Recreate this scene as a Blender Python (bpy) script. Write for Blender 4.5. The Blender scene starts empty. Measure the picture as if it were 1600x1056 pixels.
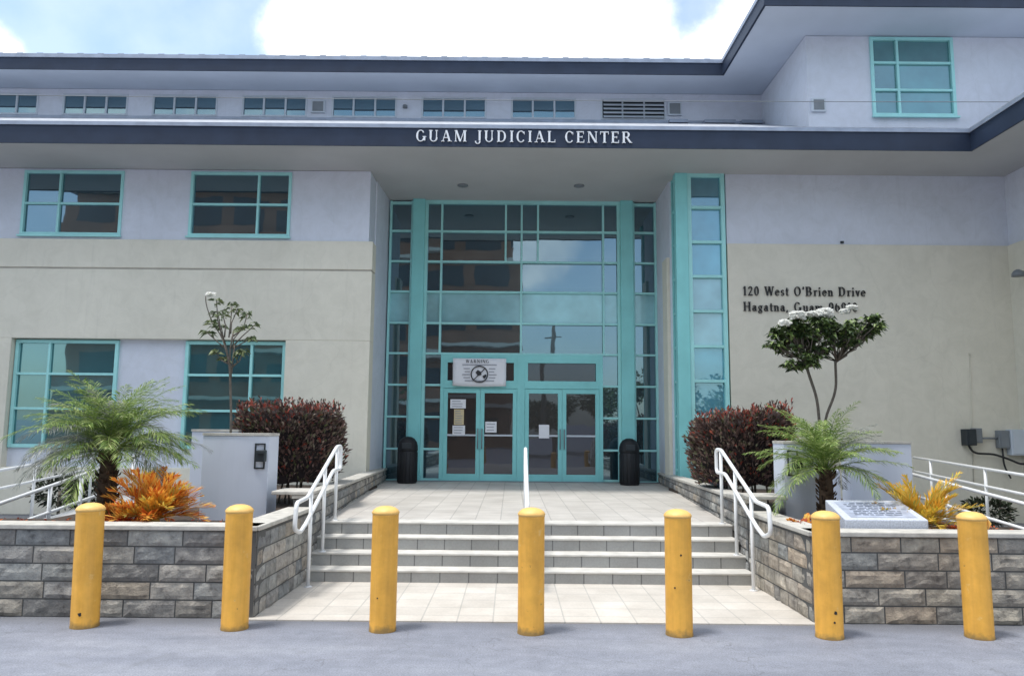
import bpy, math, random
from mathutils import Vector, Matrix, noise
R = random.Random(7)
C = bpy.context.scene.collection
SC = bpy.context.scene
rad = math.radians

# ---------------------------------------------------------------- camera
pitch = math.atan(144/1200.0); roll = rad(0.5)
F_ = Vector((0, math.cos(pitch), math.sin(pitch))); U0 = Vector((0, -math.sin(pitch), math.cos(pitch))); R0 = Vector((1, 0, 0))
RX = R0*math.cos(roll) + U0*math.sin(roll); UX = -R0*math.sin(roll) + U0*math.cos(roll)
cd = bpy.data.cameras.new('camera'); cam = bpy.data.objects.new('camera', cd); C.objects.link(cam)
cd.lens = 27.0; cd.sensor_width = 36.0; cd.sensor_fit = 'HORIZONTAL'; cd.clip_end = 3000; cd.clip_start = .05
cam.matrix_world = Matrix(((RX.x, UX.x, -F_.x, 0), (RX.y, UX.y, -F_.y, 0), (RX.z, UX.z, -F_.z, 1.776), (0, 0, 0, 1)))
SC.camera = cam

# ---------------------------------------------------------------- sky, sun, exposure
SUN_EL, SUN_AZ = 74.0, -62.0          # azimuth measured from -Y (camera side) towards -X
SKY = 0.15
w = bpy.data.worlds.new("World"); SC.world = w; w.use_nodes = True
nt = w.node_tree; nt.nodes.clear()
def nn(t, k, **kw):
    n = t.nodes.new(k)
    for a, b in kw.items():
        if a in n.inputs.keys() if hasattr(n.inputs, 'keys') else False: n.inputs[a].default_value = b
        else: setattr(n, a, b)
    return n
sky = nt.nodes.new('ShaderNodeTexSky'); sky.sky_type = 'NISHITA'; sky.sun_disc = False
sky.sun_elevation = rad(SUN_EL); sky.sun_rotation = rad(180 - 28); sky.air_density = 1.0; sky.dust_density = 1.6; sky.ozone_density = 1.0
bg1 = nt.nodes.new('ShaderNodeBackground'); bg1.inputs[1].default_value = SKY
bg2 = nt.nodes.new('ShaderNodeBackground'); bg2.inputs[0].default_value = (1.0, 1.0, 1.0, 1); bg2.inputs[1].default_value = 1.35
mx = nt.nodes.new('ShaderNodeMixShader'); out = nt.nodes.new('ShaderNodeOutputWorld')
tc = nt.nodes.new('ShaderNodeTexCoord')
L = nt.links.new
hs = nt.nodes.new('ShaderNodeMix'); hs.data_type = 'RGBA'; hs.blend_type = 'MULTIPLY'; hs.inputs[0].default_value = 1; hs.inputs[7].default_value = (1.08, 1.22, 1.20, 1)
L(sky.outputs[0], hs.inputs[6]); L(hs.outputs[2], bg1.inputs[0])
# cumulus: union of lumps in the sky's direction space, edges broken by noise
nz = nt.nodes.new('ShaderNodeTexNoise'); nz.inputs['Scale'].default_value = 9.0; nz.inputs['Detail'].default_value = 7; nz.inputs['Roughness'].default_value = .6
L(tc.outputs['Generated'], nz.inputs['Vector'])
blobs = [((-0.235, 0.856, 0.456), .060), ((-0.20, .862, .470), .045), ((-0.127, 0.88, 0.457), .065), ((-0.215, .84, .50), .030), ((-0.034, 0.874, 0.484), .075), ((-.06, .86, .515), .05), ((0.05, 0.863, 0.503), .09), ((0.112, 0.872, 0.476), .085),
         ((.12, .85, .52), .05), ((0.262, 0.852, 0.440), .065), ((0.275, 0.83, 0.483), .040), ((-0.57, 0.745, 0.37), .05), ((-.5, .6, .62), .16), ((.5, .5, .7), .30), ((0, .5, .86), .2), ((-.7, .2, .6), .3), ((.7, -.4, .55), .35), ((.02, -.955, .25), .055), ((.10, -.93, .33), .05), ((-.25, -.9, .3), .06), ((-.4, -.7, .6), .3), ((.1, -.3, .95), .35)]
prev = None
for (d, r_) in blobs:
    v = Vector(d).normalized()
    dist = nt.nodes.new('ShaderNodeVectorMath'); dist.operation = 'DISTANCE'; dist.inputs[1].default_value = v
    L(tc.outputs['Generated'], dist.inputs[0])
    m = nt.nodes.new('ShaderNodeMath'); m.operation = 'DIVIDE'; m.inputs[1].default_value = r_
    L(dist.outputs['Value'], m.inputs[0])
    if prev:
        q = nt.nodes.new('ShaderNodeMath'); q.operation = 'SMOOTH_MIN'; q.inputs[2].default_value = .35
        L(prev, q.inputs[0]); L(m.outputs[0], q.inputs[1]); prev = q.outputs[0]
    else: prev = m.outputs[0]
a1 = nt.nodes.new('ShaderNodeMath'); a1.operation = 'MULTIPLY_ADD'; a1.inputs[1].default_value = 1.5; L(nz.outputs[0], a1.inputs[0]); L(prev, a1.inputs[2])
mr = nt.nodes.new('ShaderNodeMapRange'); mr.inputs[1].default_value = 2.0; mr.inputs[2].default_value = 1.42; mr.inputs[3].default_value = .20; mr.inputs[4].default_value = 1.0
mr.interpolation_type = 'SMOOTHSTEP'
L(a1.outputs[0], mr.inputs[0])
nz2 = nt.nodes.new('ShaderNodeTexNoise'); nz2.inputs['Scale'].default_value = 16; nz2.inputs['Detail'].default_value = 8; L(tc.outputs['Generated'], nz2.inputs['Vector'])
cr = nt.nodes.new('ShaderNodeValToRGB'); cr.color_ramp.elements[0].position = .3; cr.color_ramp.elements[0].color = (.66, .72, .80, 1); cr.color_ramp.elements[1].position = .62; cr.color_ramp.elements[1].color = (1, 1, 1, 1)
L(nz2.outputs[0], cr.inputs[0]); L(cr.outputs[0], bg2.inputs[0])
L(mr.outputs[0], mx.inputs[0]); L(bg1.outputs[0], mx.inputs[1]); L(bg2.outputs[0], mx.inputs[2]); L(mx.outputs[0], out.inputs[0])

sd = bpy.data.lights.new('sun', 'SUN'); sd.energy = 2.3; sd.angle = rad(9); sd.color = (1, .965, .91)
so = bpy.data.objects.new('sun', sd); C.objects.link(so); so.location = (0, 0, 40)
el, az = rad(SUN_EL), rad(SUN_AZ)
tosun = Vector((math.sin(az)*math.cos(el), -math.cos(az)*math.cos(el), math.sin(el)))
so.rotation_euler = tosun.to_track_quat('Z', 'Y').to_euler()
sky.sun_rotation = math.atan2(tosun.x, tosun.y)
SC.view_settings.view_transform = 'Standard'; SC.view_settings.look = 'None'; SC.view_settings.gamma = 1.0
SC.view_settings.exposure = 0.50

# ---------------------------------------------------------------- materials
def newmat(name):
    m = bpy.data.materials.new(name); m.use_nodes = True
    t = m.node_tree; b = t.nodes['Principled BSDF']
    return m, t, b
def lk(t, a, b): t.links.new(a, b)
def ramp(t, fac, stops):
    r = t.nodes.new('ShaderNodeValToRGB'); e = r.color_ramp.elements
    while len(e) < len(stops): e.new(.5)
    for i, (p, c) in enumerate(stops): e[i].position = p; e[i].color = (*c, 1)
    lk(t, fac, r.inputs[0]); return r.outputs[0]
def noi(t, scale, detail=5, rough=.55, vec=None, dist=0):
    n = t.nodes.new('ShaderNodeTexNoise'); n.inputs['Scale'].default_value = scale; n.inputs['Detail'].default_value = detail
    n.inputs['Roughness'].default_value = rough; n.inputs['Distortion'].default_value = dist
    if vec is None:
        tc = t.nodes.new('ShaderNodeTexCoord'); vec = tc.outputs['Object']
    lk(t, vec, n.inputs['Vector']); return n.outputs[0]
def mul(c, k): return tuple(max(0, min(1, x*k)) for x in c)
def mixc(t, fac, a, b, mode='MIX'):
    m = t.nodes.new('ShaderNodeMix'); m.data_type = 'RGBA'; m.blend_type = mode
    for i, s in ((0, fac), (6, a), (7, b)):
        if hasattr(s, 'links'): lk(t, s, m.inputs[i])
        elif i == 0: m.inputs[0].default_value = s
        else: m.inputs[i].default_value = (*s, 1)
    return m.outputs[2]
def bump(t, b, h, strength, dist=.01):
    n = t.nodes.new('ShaderNodeBump'); n.inputs['Strength'].default_value = strength; n.inputs['Distance'].default_value = dist
    lk(t, h, n.inputs['Height']); lk(t, n.outputs[0], b.inputs['Normal'])
def plain(name, col, rough=.6, var=.12, scale=3, bmp=0, bscale=60, metal=0, spec=.5, streak=0):
    m, t, b = newmat(name)
    n = noi(t, scale)
    c = ramp(t, n, [(.3, mul(col, 1-var)), (.7, mul(col, 1+var))])
    if streak:
        tc = t.nodes.new('ShaderNodeTexCoord'); mp = t.nodes.new('ShaderNodeMapping'); mp.inputs['Scale'].default_value = (2.2, 2.2, .25)
        lk(t, tc.outputs['Object'], mp.inputs[0])
        s = noi(t, 1.6, 6, .6, mp.outputs[0])
        f = ramp(t, s, [(.5, (0, 0, 0)), (.8, (streak,)*3)])
        c = mixc(t, f, c, mul(col, .55))
    lk(t, c, b.inputs['Base Color']); b.inputs['Roughness'].default_value = rough; b.inputs['Metallic'].default_value = metal
    b.inputs['Specular IOR Level'].default_value = spec
    if bmp: bump(t, b, noi(t, bscale, 4), bmp)
    return m
def island(name, stops, rough=.6, noise_scale=0, bmp=0, bscale=40, trans=0, spec=.3):
    m, t, b = newmat(name)
    g = t.nodes.new('ShaderNodeNewGeometry')
    c = ramp(t, g.outputs['Random Per Island'], stops)
    if noise_scale:
        n = noi(t, noise_scale, 6, .65)
        c = mixc(t, 1.0, c, ramp(t, n, [(.30, (.40, .40, .40)), (.45, (.88, .88, .88)), (.58, (1.08, 1.08, 1.06)), (.72, (1.6, 1.56, 1.5))]), 'MULTIPLY')
    lk(t, c, b.inputs['Base Color']); b.inputs['Roughness'].default_value = rough; b.inputs['Specular IOR Level'].default_value = spec
    if trans:
        tr = t.nodes.new('ShaderNodeBsdfTranslucent'); lk(t, c, tr.inputs[0]); ms = t.nodes.new('ShaderNodeMixShader'); ms.inputs[0].default_value = trans
        lk(t, b.outputs[0], ms.inputs[1]); lk(t, tr.outputs[0], ms.inputs[2]); lk(t, ms.outputs[0], t.nodes['Material Output'].inputs[0])
    if bmp: bump(t, b, noi(t, bscale, 5, .7), bmp, .02)
    return m
def glass(name, col, refl, tint=(.85, .95, 1.0), var=.3, rough=.015):
    m, t, b = newmat(name)
    g = t.nodes.new('ShaderNodeNewGeometry')
    n = noi(t, 1.3, 3)
    c = mixc(t, 1.0, ramp(t, g.outputs['Random Per Island'], [(0, mul(col, 1-var)), (1, mul(col, 1+var))]), ramp(t, n, [(.3, (.7, .7, .7)), (.7, (1.25,)*3)]), 'MULTIPLY')
    lk(t, c, b.inputs['Base Color']); b.inputs['Roughness'].default_value = .25
    gl = t.nodes.new('ShaderNodeBsdfGlossy'); gl.inputs['Roughness'].default_value = rough; gl.inputs['Color'].default_value = (*tint, 1)
    fr = t.nodes.new('ShaderNodeLayerWeight'); fr.inputs[0].default_value = .3
    mm = t.nodes.new('ShaderNodeMapRange'); mm.inputs[3].default_value = refl; mm.inputs[4].default_value = min(1, refl+.5); lk(t, fr.outputs['Fresnel'], mm.inputs[0])
    bn = t.nodes.new('ShaderNodeBump'); bn.inputs['Strength'].default_value = .03; bn.inputs['Distance'].default_value = .05
    lk(t, noi(t, 1.1, 2), bn.inputs['Height']); lk(t, bn.outputs[0], gl.inputs['Normal'])
    ms = t.nodes.new('ShaderNodeMixShader'); lk(t, mm.outputs[0], ms.inputs[0]); lk(t, b.outputs[0], ms.inputs[1]); lk(t, gl.outputs[0], ms.inputs[2])
    lk(t, ms.outputs[0], t.nodes['Material Output'].inputs[0])
    return m
def tiles(name, col, size=.335, joint=(.42, .40, .37), jw=.008, off=(0, 0), vertical=False, var=.06):
    m, t, b = newmat(name)
    tc = t.nodes.new('ShaderNodeTexCoord'); mp = t.nodes.new('ShaderNodeMapping'); lk(t, tc.outputs['Object'], mp.inputs[0])
    mp.inputs['Location'].default_value = (off[0], off[1], 0)
    if vertical: mp.inputs['Rotation'].default_value = (rad(90), 0, 0)
    br = t.nodes.new('ShaderNodeTexBrick'); br.offset = 0; br.inputs['Scale'].default_value = 1; br.inputs['Brick Width'].default_value = size; br.inputs['Row Height'].default_value = size if not vertical else 5
    br.inputs['Mortar Size'].default_value = jw; br.inputs['Mortar Smooth'].default_value = .3
    br.inputs['Color1'].default_value = (*mul(col, 1-var), 1); br.inputs['Color2'].default_value = (*mul(col, 1+var), 1); br.inputs['Mortar'].default_value = (*joint, 1)
    lk(t, mp.outputs[0], br.inputs[0])
    n = noi(t, 1.7, 6, .6)
    n2 = noi(t, 45, 3)
    c = mixc(t, 1, br.outputs[0], ramp(t, n, [(.25, (.80, .79, .77)), (.7, (1.08, 1.08, 1.08))]), 'MULTIPLY')
    c = mixc(t, 1, c, ramp(t, n2, [(.3, (.93, .93, .93)), (.7, (1.05,)*3)]), 'MULTIPLY')
    lk(t, c, b.inputs['Base Color']); b.inputs['Roughness'].default_value = .55
    return m

def wallmat(name, col, seed):
    m, t, b = newmat(name)
    tc = t.nodes.new('ShaderNodeTexCoord')
    c = ramp(t, noi(t, .5, 7, .62), [(.3, mul(col, .92)), (.7, mul(col, 1.05))])
    c = mixc(t, 1, c, ramp(t, noi(t, 2.7, 8, .7, None, 1.0), [(.35, (.94, .94, .93)), (.6, (1.02,)*3)]), 'MULTIPLY')
    mp = t.nodes.new('ShaderNodeMapping'); mp.inputs['Scale'].default_value = (3.5, 3.5, .22); mp.inputs['Location'].default_value = (seed, 0, 0); lk(t, tc.outputs['Object'], mp.inputs[0])
    c = mixc(t, ramp(t, noi(t, 1.6, 7, .7, mp.outputs[0]), [(.58, (0, 0, 0)), (.80, (.28,)*3)]), c, mul(col, .55))
    vo = t.nodes.new('ShaderNodeTexVoronoi'); vo.feature = 'DISTANCE_TO_EDGE'; vo.inputs['Scale'].default_value = .30
    nv = t.nodes.new('ShaderNodeTexNoise'); nv.inputs['Scale'].default_value = 1.2; nv.inputs['Detail'].default_value = 8; lk(t, tc.outputs['Object'], nv.inputs['Vector'])
    wv = t.nodes.new('ShaderNodeVectorMath'); wv.operation = 'ADD'; lk(t, tc.outputs['Object'], wv.inputs[0]); lk(t, nv.outputs['Color'], wv.inputs[1]); lk(t, wv.outputs[0], vo.inputs['Vector'])
    c = mixc(t, ramp(t, vo.outputs['Distance'], [(0, (.09,)*3), (.002, (0, 0, 0))]), c, mul(col, .4))
    lk(t, c, b.inputs['Base Color']); b.inputs['Roughness'].default_value = .75
    bump(t, b, noi(t, 70, 5, .6), .12)
    return m
M = {}
M['white'] = wallmat('white_paint_wall', (.66, .69, .775), 3)
M['cream'] = wallmat('cream_paint_wall', (.715, .68, .58), 8)
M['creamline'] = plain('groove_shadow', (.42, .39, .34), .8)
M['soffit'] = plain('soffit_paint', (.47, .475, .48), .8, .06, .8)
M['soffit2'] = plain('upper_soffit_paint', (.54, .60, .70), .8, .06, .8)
M['navy'] = plain('navy_metal', (.024, .036, .066), .5, .15, 2.5, spec=.3)
M['drip'] = plain('galvanised_edge', (.30, .34, .42), .4, .15, 4, metal=.3)
M['roof'] = plain('roof_membrane', (.36, .38, .42), .85, .3, 6, .4, 30)
M['teal'] = plain('teal_frame_paint', (.25, .64, .64), .42, .07, 2, streak=.15)
M['mint'] = plain('mint_glazing_bar', (.36, .72, .71), .42, .07, 2)
M['tealdark'] = plain('teal_frame_side', (.13, .46, .48), .42, .07, 2)
M['pale'] = plain('pale_window_frame', (.55, .60, .66), .5, .05)
M['gl_dark'] = glass('dark_tinted_glass', (.008, .030, .042), .22, (.62, .86, 1))
M['gl_door'] = glass('door_glass', (.014, .010, .008), .05, (.7, .8, 1))
M['gl_green'] = glass('green_tinted_glass', (.05, .16, .17), .18, (.7, .95, 1))
M['gl_blue'] = glass('blue_tinted_glass', (.06, .22, .30), .20, (.65, .9, 1))
M['gl_pale'] = glass('spandrel_panel', (.24, .48, .53), .10, (.8, 1, 1), .05, .1)
M['gl_bay'] = glass('bay_spandrel_panel', (.20, .42, .50), .15, (.9, 1, 1), .05, .1)
M['gl_low'] = glass('green_dark_glass', (.014, .075, .088), .20, (.6, .95, 1))
M['gl_hi'] = glass('clerestory_glass', (.02, .055, .085), .20, (.6, .9, 1))
M['blind'] = plain('pale_blind', (.5, .55, .58), .6)
M['yellow'] = None
M['stone'] = island('split_face_stone', [(0, (.17, .165, .16)), (.22, (.29, .28, .27)), (.4, (.42, .39, .35)), (.55, (.26, .265, .26)), (.7, (.37, .32, .26)), (.85, (.20, .21, .22)), (1, (.46, .45, .42))], .9, 9, .8, 45)
M['stone_warm'] = island('split_face_stone_warm', [(0, (.19, .185, .18)), (.2, (.38, .35, .31)), (.4, (.40, .33, .26)), (.55, (.26, .27, .27)), (.7, (.42, .38, .32)), (.85, (.24, .22, .20)), (1, (.50, .45, .38))], .9, 9, .8, 45)
M['mortar'] = plain('mortar', (.10, .10, .098), .95)
M['cap'] = plain('coping_concrete', (.46, .44, .40), .8, .2, 8, .3, 80)
M['metalw'] = plain('white_painted_pipe', (.74, .75, .76), .35, .05, 8)
M['black'] = plain('black_plastic', (.006, .007, .010), .6, .2)
M['dark'] = plain('dark_housing', (.02, .028, .035), .5)
M['grey'] = plain('grey_box', (.20, .22, .24), .5, .12)
M['cable'] = plain('black_cable', (.02, .02, .022), .6)
M['paper'] = plain('paper', (.78, .79, .83), .8, .03)
M['paperold'] = plain('aged_paper', (.62, .52, .32), .8, .1, 10)
M['ink'] = plain('ink', (.03, .03, .035), .7)
M['inksoft'] = plain('soft_ink', (.30, .31, .36), .7)
M['letterw'] = plain('pale_metal_letter', (.78, .80, .84), .4, .03)
M['letterb'] = plain('black_letter', (.012, .012, .014), .5)
M['soil'] = plain('mulch_soil', (.055, .038, .028), .95, .4, 20, .9, 60)
M['plate'] = plain('grey_granite_plate', (.36, .40, .50), .4, .25, 9)
M['engr'] = plain('engraving', (.12, .14, .19), .7)
M['conc'] = plain('ramp_concrete', (.40, .40, .40), .85, .12, 3, .2)
M['monument'] = plain('painted_block', (.58, .62, .71), .7, .05, 1.2, .1, 70, streak=.12)
M['granite'] = plain('pale_granite', (.50, .53, .60), .5, .2, 60)
M['plaza'] = tiles('plaza_tiles', (.57, .53, .48), off=(.03, .0))
M['landing'] = tiles('landing_tiles', (.52, .49, .455), off=(.03, .05), joint=(.36, .34, .32))
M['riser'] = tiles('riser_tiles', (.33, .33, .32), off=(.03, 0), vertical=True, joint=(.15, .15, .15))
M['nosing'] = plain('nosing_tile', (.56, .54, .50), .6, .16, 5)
M['bark'] = plain('bark', (.13, .11, .09), .9, .3, 30, .5, 50)
M['palmbark'] = island('palm_trunk_fibre', [(0, (.03, .02, .015)), (.5, (.07, .045, .03)), (1, (.14, .09, .06))], .95)
M['palm'] = island('palm_leaflet', [(0, (.07, .13, .03)), (.4, (.18, .28, .06)), (.75, (.32, .42, .12)), (1, (.48, .52, .24))], .5, trans=.3)
M['palmdry'] = island('dry_palm_leaflet', [(0, (.15, .17, .15)), (.5, (.27, .29, .26)), (1, (.42, .42, .38))], .6, trans=.25)
M['orange'] = island('orange_frond', [(0, (.50, .10, .03)), (.3, (.74, .25, .04)), (.6, (.84, .42, .07)), (1, (.82, .58, .14))], .6, trans=.3)
M['orangetop'] = island('yellow_orange_frond', [(0, (.80, .42, .05)), (.5, (.82, .55, .10)), (1, (.45, .48, .12))], .6, trans=.3)
M['orangered'] = island('red_frond', [(0, (.28, .045, .025)), (.5, (.50, .10, .04)), (1, (.66, .22, .06))], .6, trans=.2)
M['ycyc'] = island('yellow_frond', [(0, (.50, .38, .05)), (.4, (.78, .58, .08)), (.75, (.82, .46, .08)), (1, (.42, .46, .12))], .6, trans=.3)
M['hedge'] = island('purple_brown_leaf', [(0, (.045, .030, .027)), (.45, (.11, .070, .062)), (.75, (.19, .12, .105)), (.9, (.10, .12, .05)), (1, (.30, .24, .20))], .5, trans=.12)
M['hedgered'] = island('red_new_leaf', [(0, (.18, .04, .032)), (.5, (.34, .07, .05)), (1, (.50, .15, .10))], .5, trans=.2)
M['hedgecore'] = plain('hedge_dark_core', (.016, .010, .010), 1)
M['leafd'] = island('frangipani_leaf', [(0, (.022, .036, .018)), (.45, (.05, .08, .028)), (.8, (.12, .18, .05)), (1, (.25, .33, .11))], .4, trans=.15)
M['leafl'] = island('pale_frangipani_leaf', [(0, (.05, .075, .03)), (.5, (.12, .16, .07)), (1, (.24, .27, .13))], .45, trans=.25)
M['petal'] = island('white_petal', [(0, (.84, .84, .80)), (1, (.9, .9, .88))], .6, trans=.5)
M['shrub'] = island('dark_shrub_leaf', [(0, (.012, .018, .012)), (.6, (.03, .045, .02)), (1, (.07, .06, .05))], .6)
M['brown'] = plain('brown_facade', (.30, .15, .09), .8, .25, .4)
M['brownwin'] = plain('brown_facade_window', (.05, .05, .055), .4)
def yellow():
    m, t, b = newmat('yellow_bollard_paint')
    col = (.78, .40, .06)
    oi = t.nodes.new('ShaderNodeObjectInfo')
    tc = t.nodes.new('ShaderNodeTexCoord')
    ad = t.nodes.new('ShaderNodeVectorMath'); ad.operation = 'ADD'; lk(t, tc.outputs['Object'], ad.inputs[0])
    cm = t.nodes.new('ShaderNodeCombineXYZ'); ml = t.nodes.new('ShaderNodeMath'); ml.operation = 'MULTIPLY'; ml.inputs[1].default_value = 50; lk(t, oi.outputs['Random'], ml.inputs[0]); lk(t, ml.outputs[0], cm.inputs[0]); lk(t, cm.outputs[0], ad.inputs[1])
    c = ramp(t, noi(t, 5, 5, .6, ad.outputs[0]), [(.3, mul(col, .84)), (.7, mul(col, 1.10))])
    mp = t.nodes.new('ShaderNodeMapping'); mp.inputs['Scale'].default_value = (14, 14, 1.2); lk(t, ad.outputs[0], mp.inputs[0])
    c = mixc(t, 1, c, ramp(t, noi(t, 1.5, 5, .6, mp.outputs[0]), [(.35, (.93, .91, .88)), (.6, (1.03, 1.03, 1.05))]), 'MULTIPLY')
    fd = ramp(t, noi(t, 8, 6, .7, ad.outputs[0]), [(.62, (0, 0, 0)), (.70, (.5,)*3)])
    c = mixc(t, fd, c, (.80, .55, .22))
    sp = ramp(t, noi(t, 16, 3, .5, ad.outputs[0]), [(.70, (0, 0, 0)), (.76, (.8,)*3)])
    c = mixc(t, sp, c, (.33, .17, .04))
    sx = t.nodes.new('ShaderNodeSeparateXYZ'); lk(t, tc.outputs['Object'], sx.inputs[0])
    m2 = t.nodes.new('ShaderNodeMath'); m2.operation = 'MULTIPLY_ADD'; m2.inputs[1].default_value = .16; lk(t, noi(t, 9, 4, .6, ad.outputs[0]), m2.inputs[0]); lk(t, sx.outputs[2], m2.inputs[2])
    gr = ramp(t, m2.outputs[0], [(.09, (.75,)*3), (.14, (0, 0, 0))])
    c = mixc(t, gr, c, (.17, .12, .05))
    lk(t, c, b.inputs['Base Color']); b.inputs['Roughness'].default_value = .5
    bump(t, b, noi(t, 30, 4, .5, ad.outputs[0]), .15)
    return m
M['yellow'] = yellow()
M['yellowcap'] = plain('yellow_cap_paint', (.78, .47, .14), .5, .08, 20, .2)
def roadmat():
    m, t, b = newmat('road_asphalt')
    tc = t.nodes.new('ShaderNodeTexCoord'); mp = t.nodes.new('ShaderNodeMapping'); mp.inputs['Scale'].default_value = (.35, 1.6, 1); lk(t, tc.outputs['Object'], mp.inputs[0])
    c = ramp(t, noi(t, 1.3, 7, .62, mp.outputs[0]), [(.25, (.165, .178, .215)), (.5, (.215, .228, .272)), (.75, (.275, .288, .33))])
    c = mixc(t, 1, c, ramp(t, noi(t, 75, 4, .75), [(.3, (.62,)*3), (.7, (1.4,)*3)]), 'MULTIPLY')
    c = mixc(t, 1, c, ramp(t, noi(t, 7, 6, .7), [(.3, (.86,)*3), (.7, (1.12,)*3)]), 'MULTIPLY')
    st = ramp(t, noi(t, 2.1, 5, .6, None, .6), [(.62, (0, 0, 0)), (.70, (.30,)*3)])
    c = mixc(t, st, c, (.15, .155, .17))
    vo = t.nodes.new('ShaderNodeTexVoronoi'); vo.feature = 'DISTANCE_TO_EDGE'; vo.inputs['Scale'].default_value = .42
    wv = t.nodes.new('ShaderNodeVectorMath'); wv.operation = 'ADD'; nv = t.nodes.new('ShaderNodeTexNoise'); nv.inputs['Scale'].default_value = 1.8; nv.inputs['Detail'].default_value = 6
    lk(t, tc.outputs['Object'], nv.inputs['Vector']); lk(t, tc.outputs['Object'], wv.inputs[0]); lk(t, nv.outputs['Color'], wv.inputs[1]); lk(t, wv.outputs[0], vo.inputs['Vector'])
    ck = ramp(t, vo.outputs['Distance'], [(.0, (.35,)*3), (.004, (0, 0, 0))])
    c = mixc(t, ck, c, (.07, .07, .075))
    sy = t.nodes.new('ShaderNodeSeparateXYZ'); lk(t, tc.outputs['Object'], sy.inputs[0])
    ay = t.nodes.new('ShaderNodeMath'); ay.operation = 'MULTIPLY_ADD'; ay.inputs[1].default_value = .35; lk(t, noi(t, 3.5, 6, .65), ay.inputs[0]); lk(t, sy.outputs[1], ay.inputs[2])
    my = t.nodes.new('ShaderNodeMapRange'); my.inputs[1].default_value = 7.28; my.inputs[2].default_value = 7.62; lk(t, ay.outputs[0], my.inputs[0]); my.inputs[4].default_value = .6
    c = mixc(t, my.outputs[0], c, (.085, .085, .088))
    sp = ramp(t, noi(t, 1.1, 3, .5), [(.70, (0, 0, 0)), (.76, (.5,)*3)])
    c = mixc(t, sp, c, (.12, .12, .125))
    lk(t, c, b.inputs['Base Color']); b.inputs['Roughness'].default_value = .8
    bump(t, b, noi(t, 90, 4, .75), .6, .012)
    return m
M['road'] = roadmat()

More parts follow.
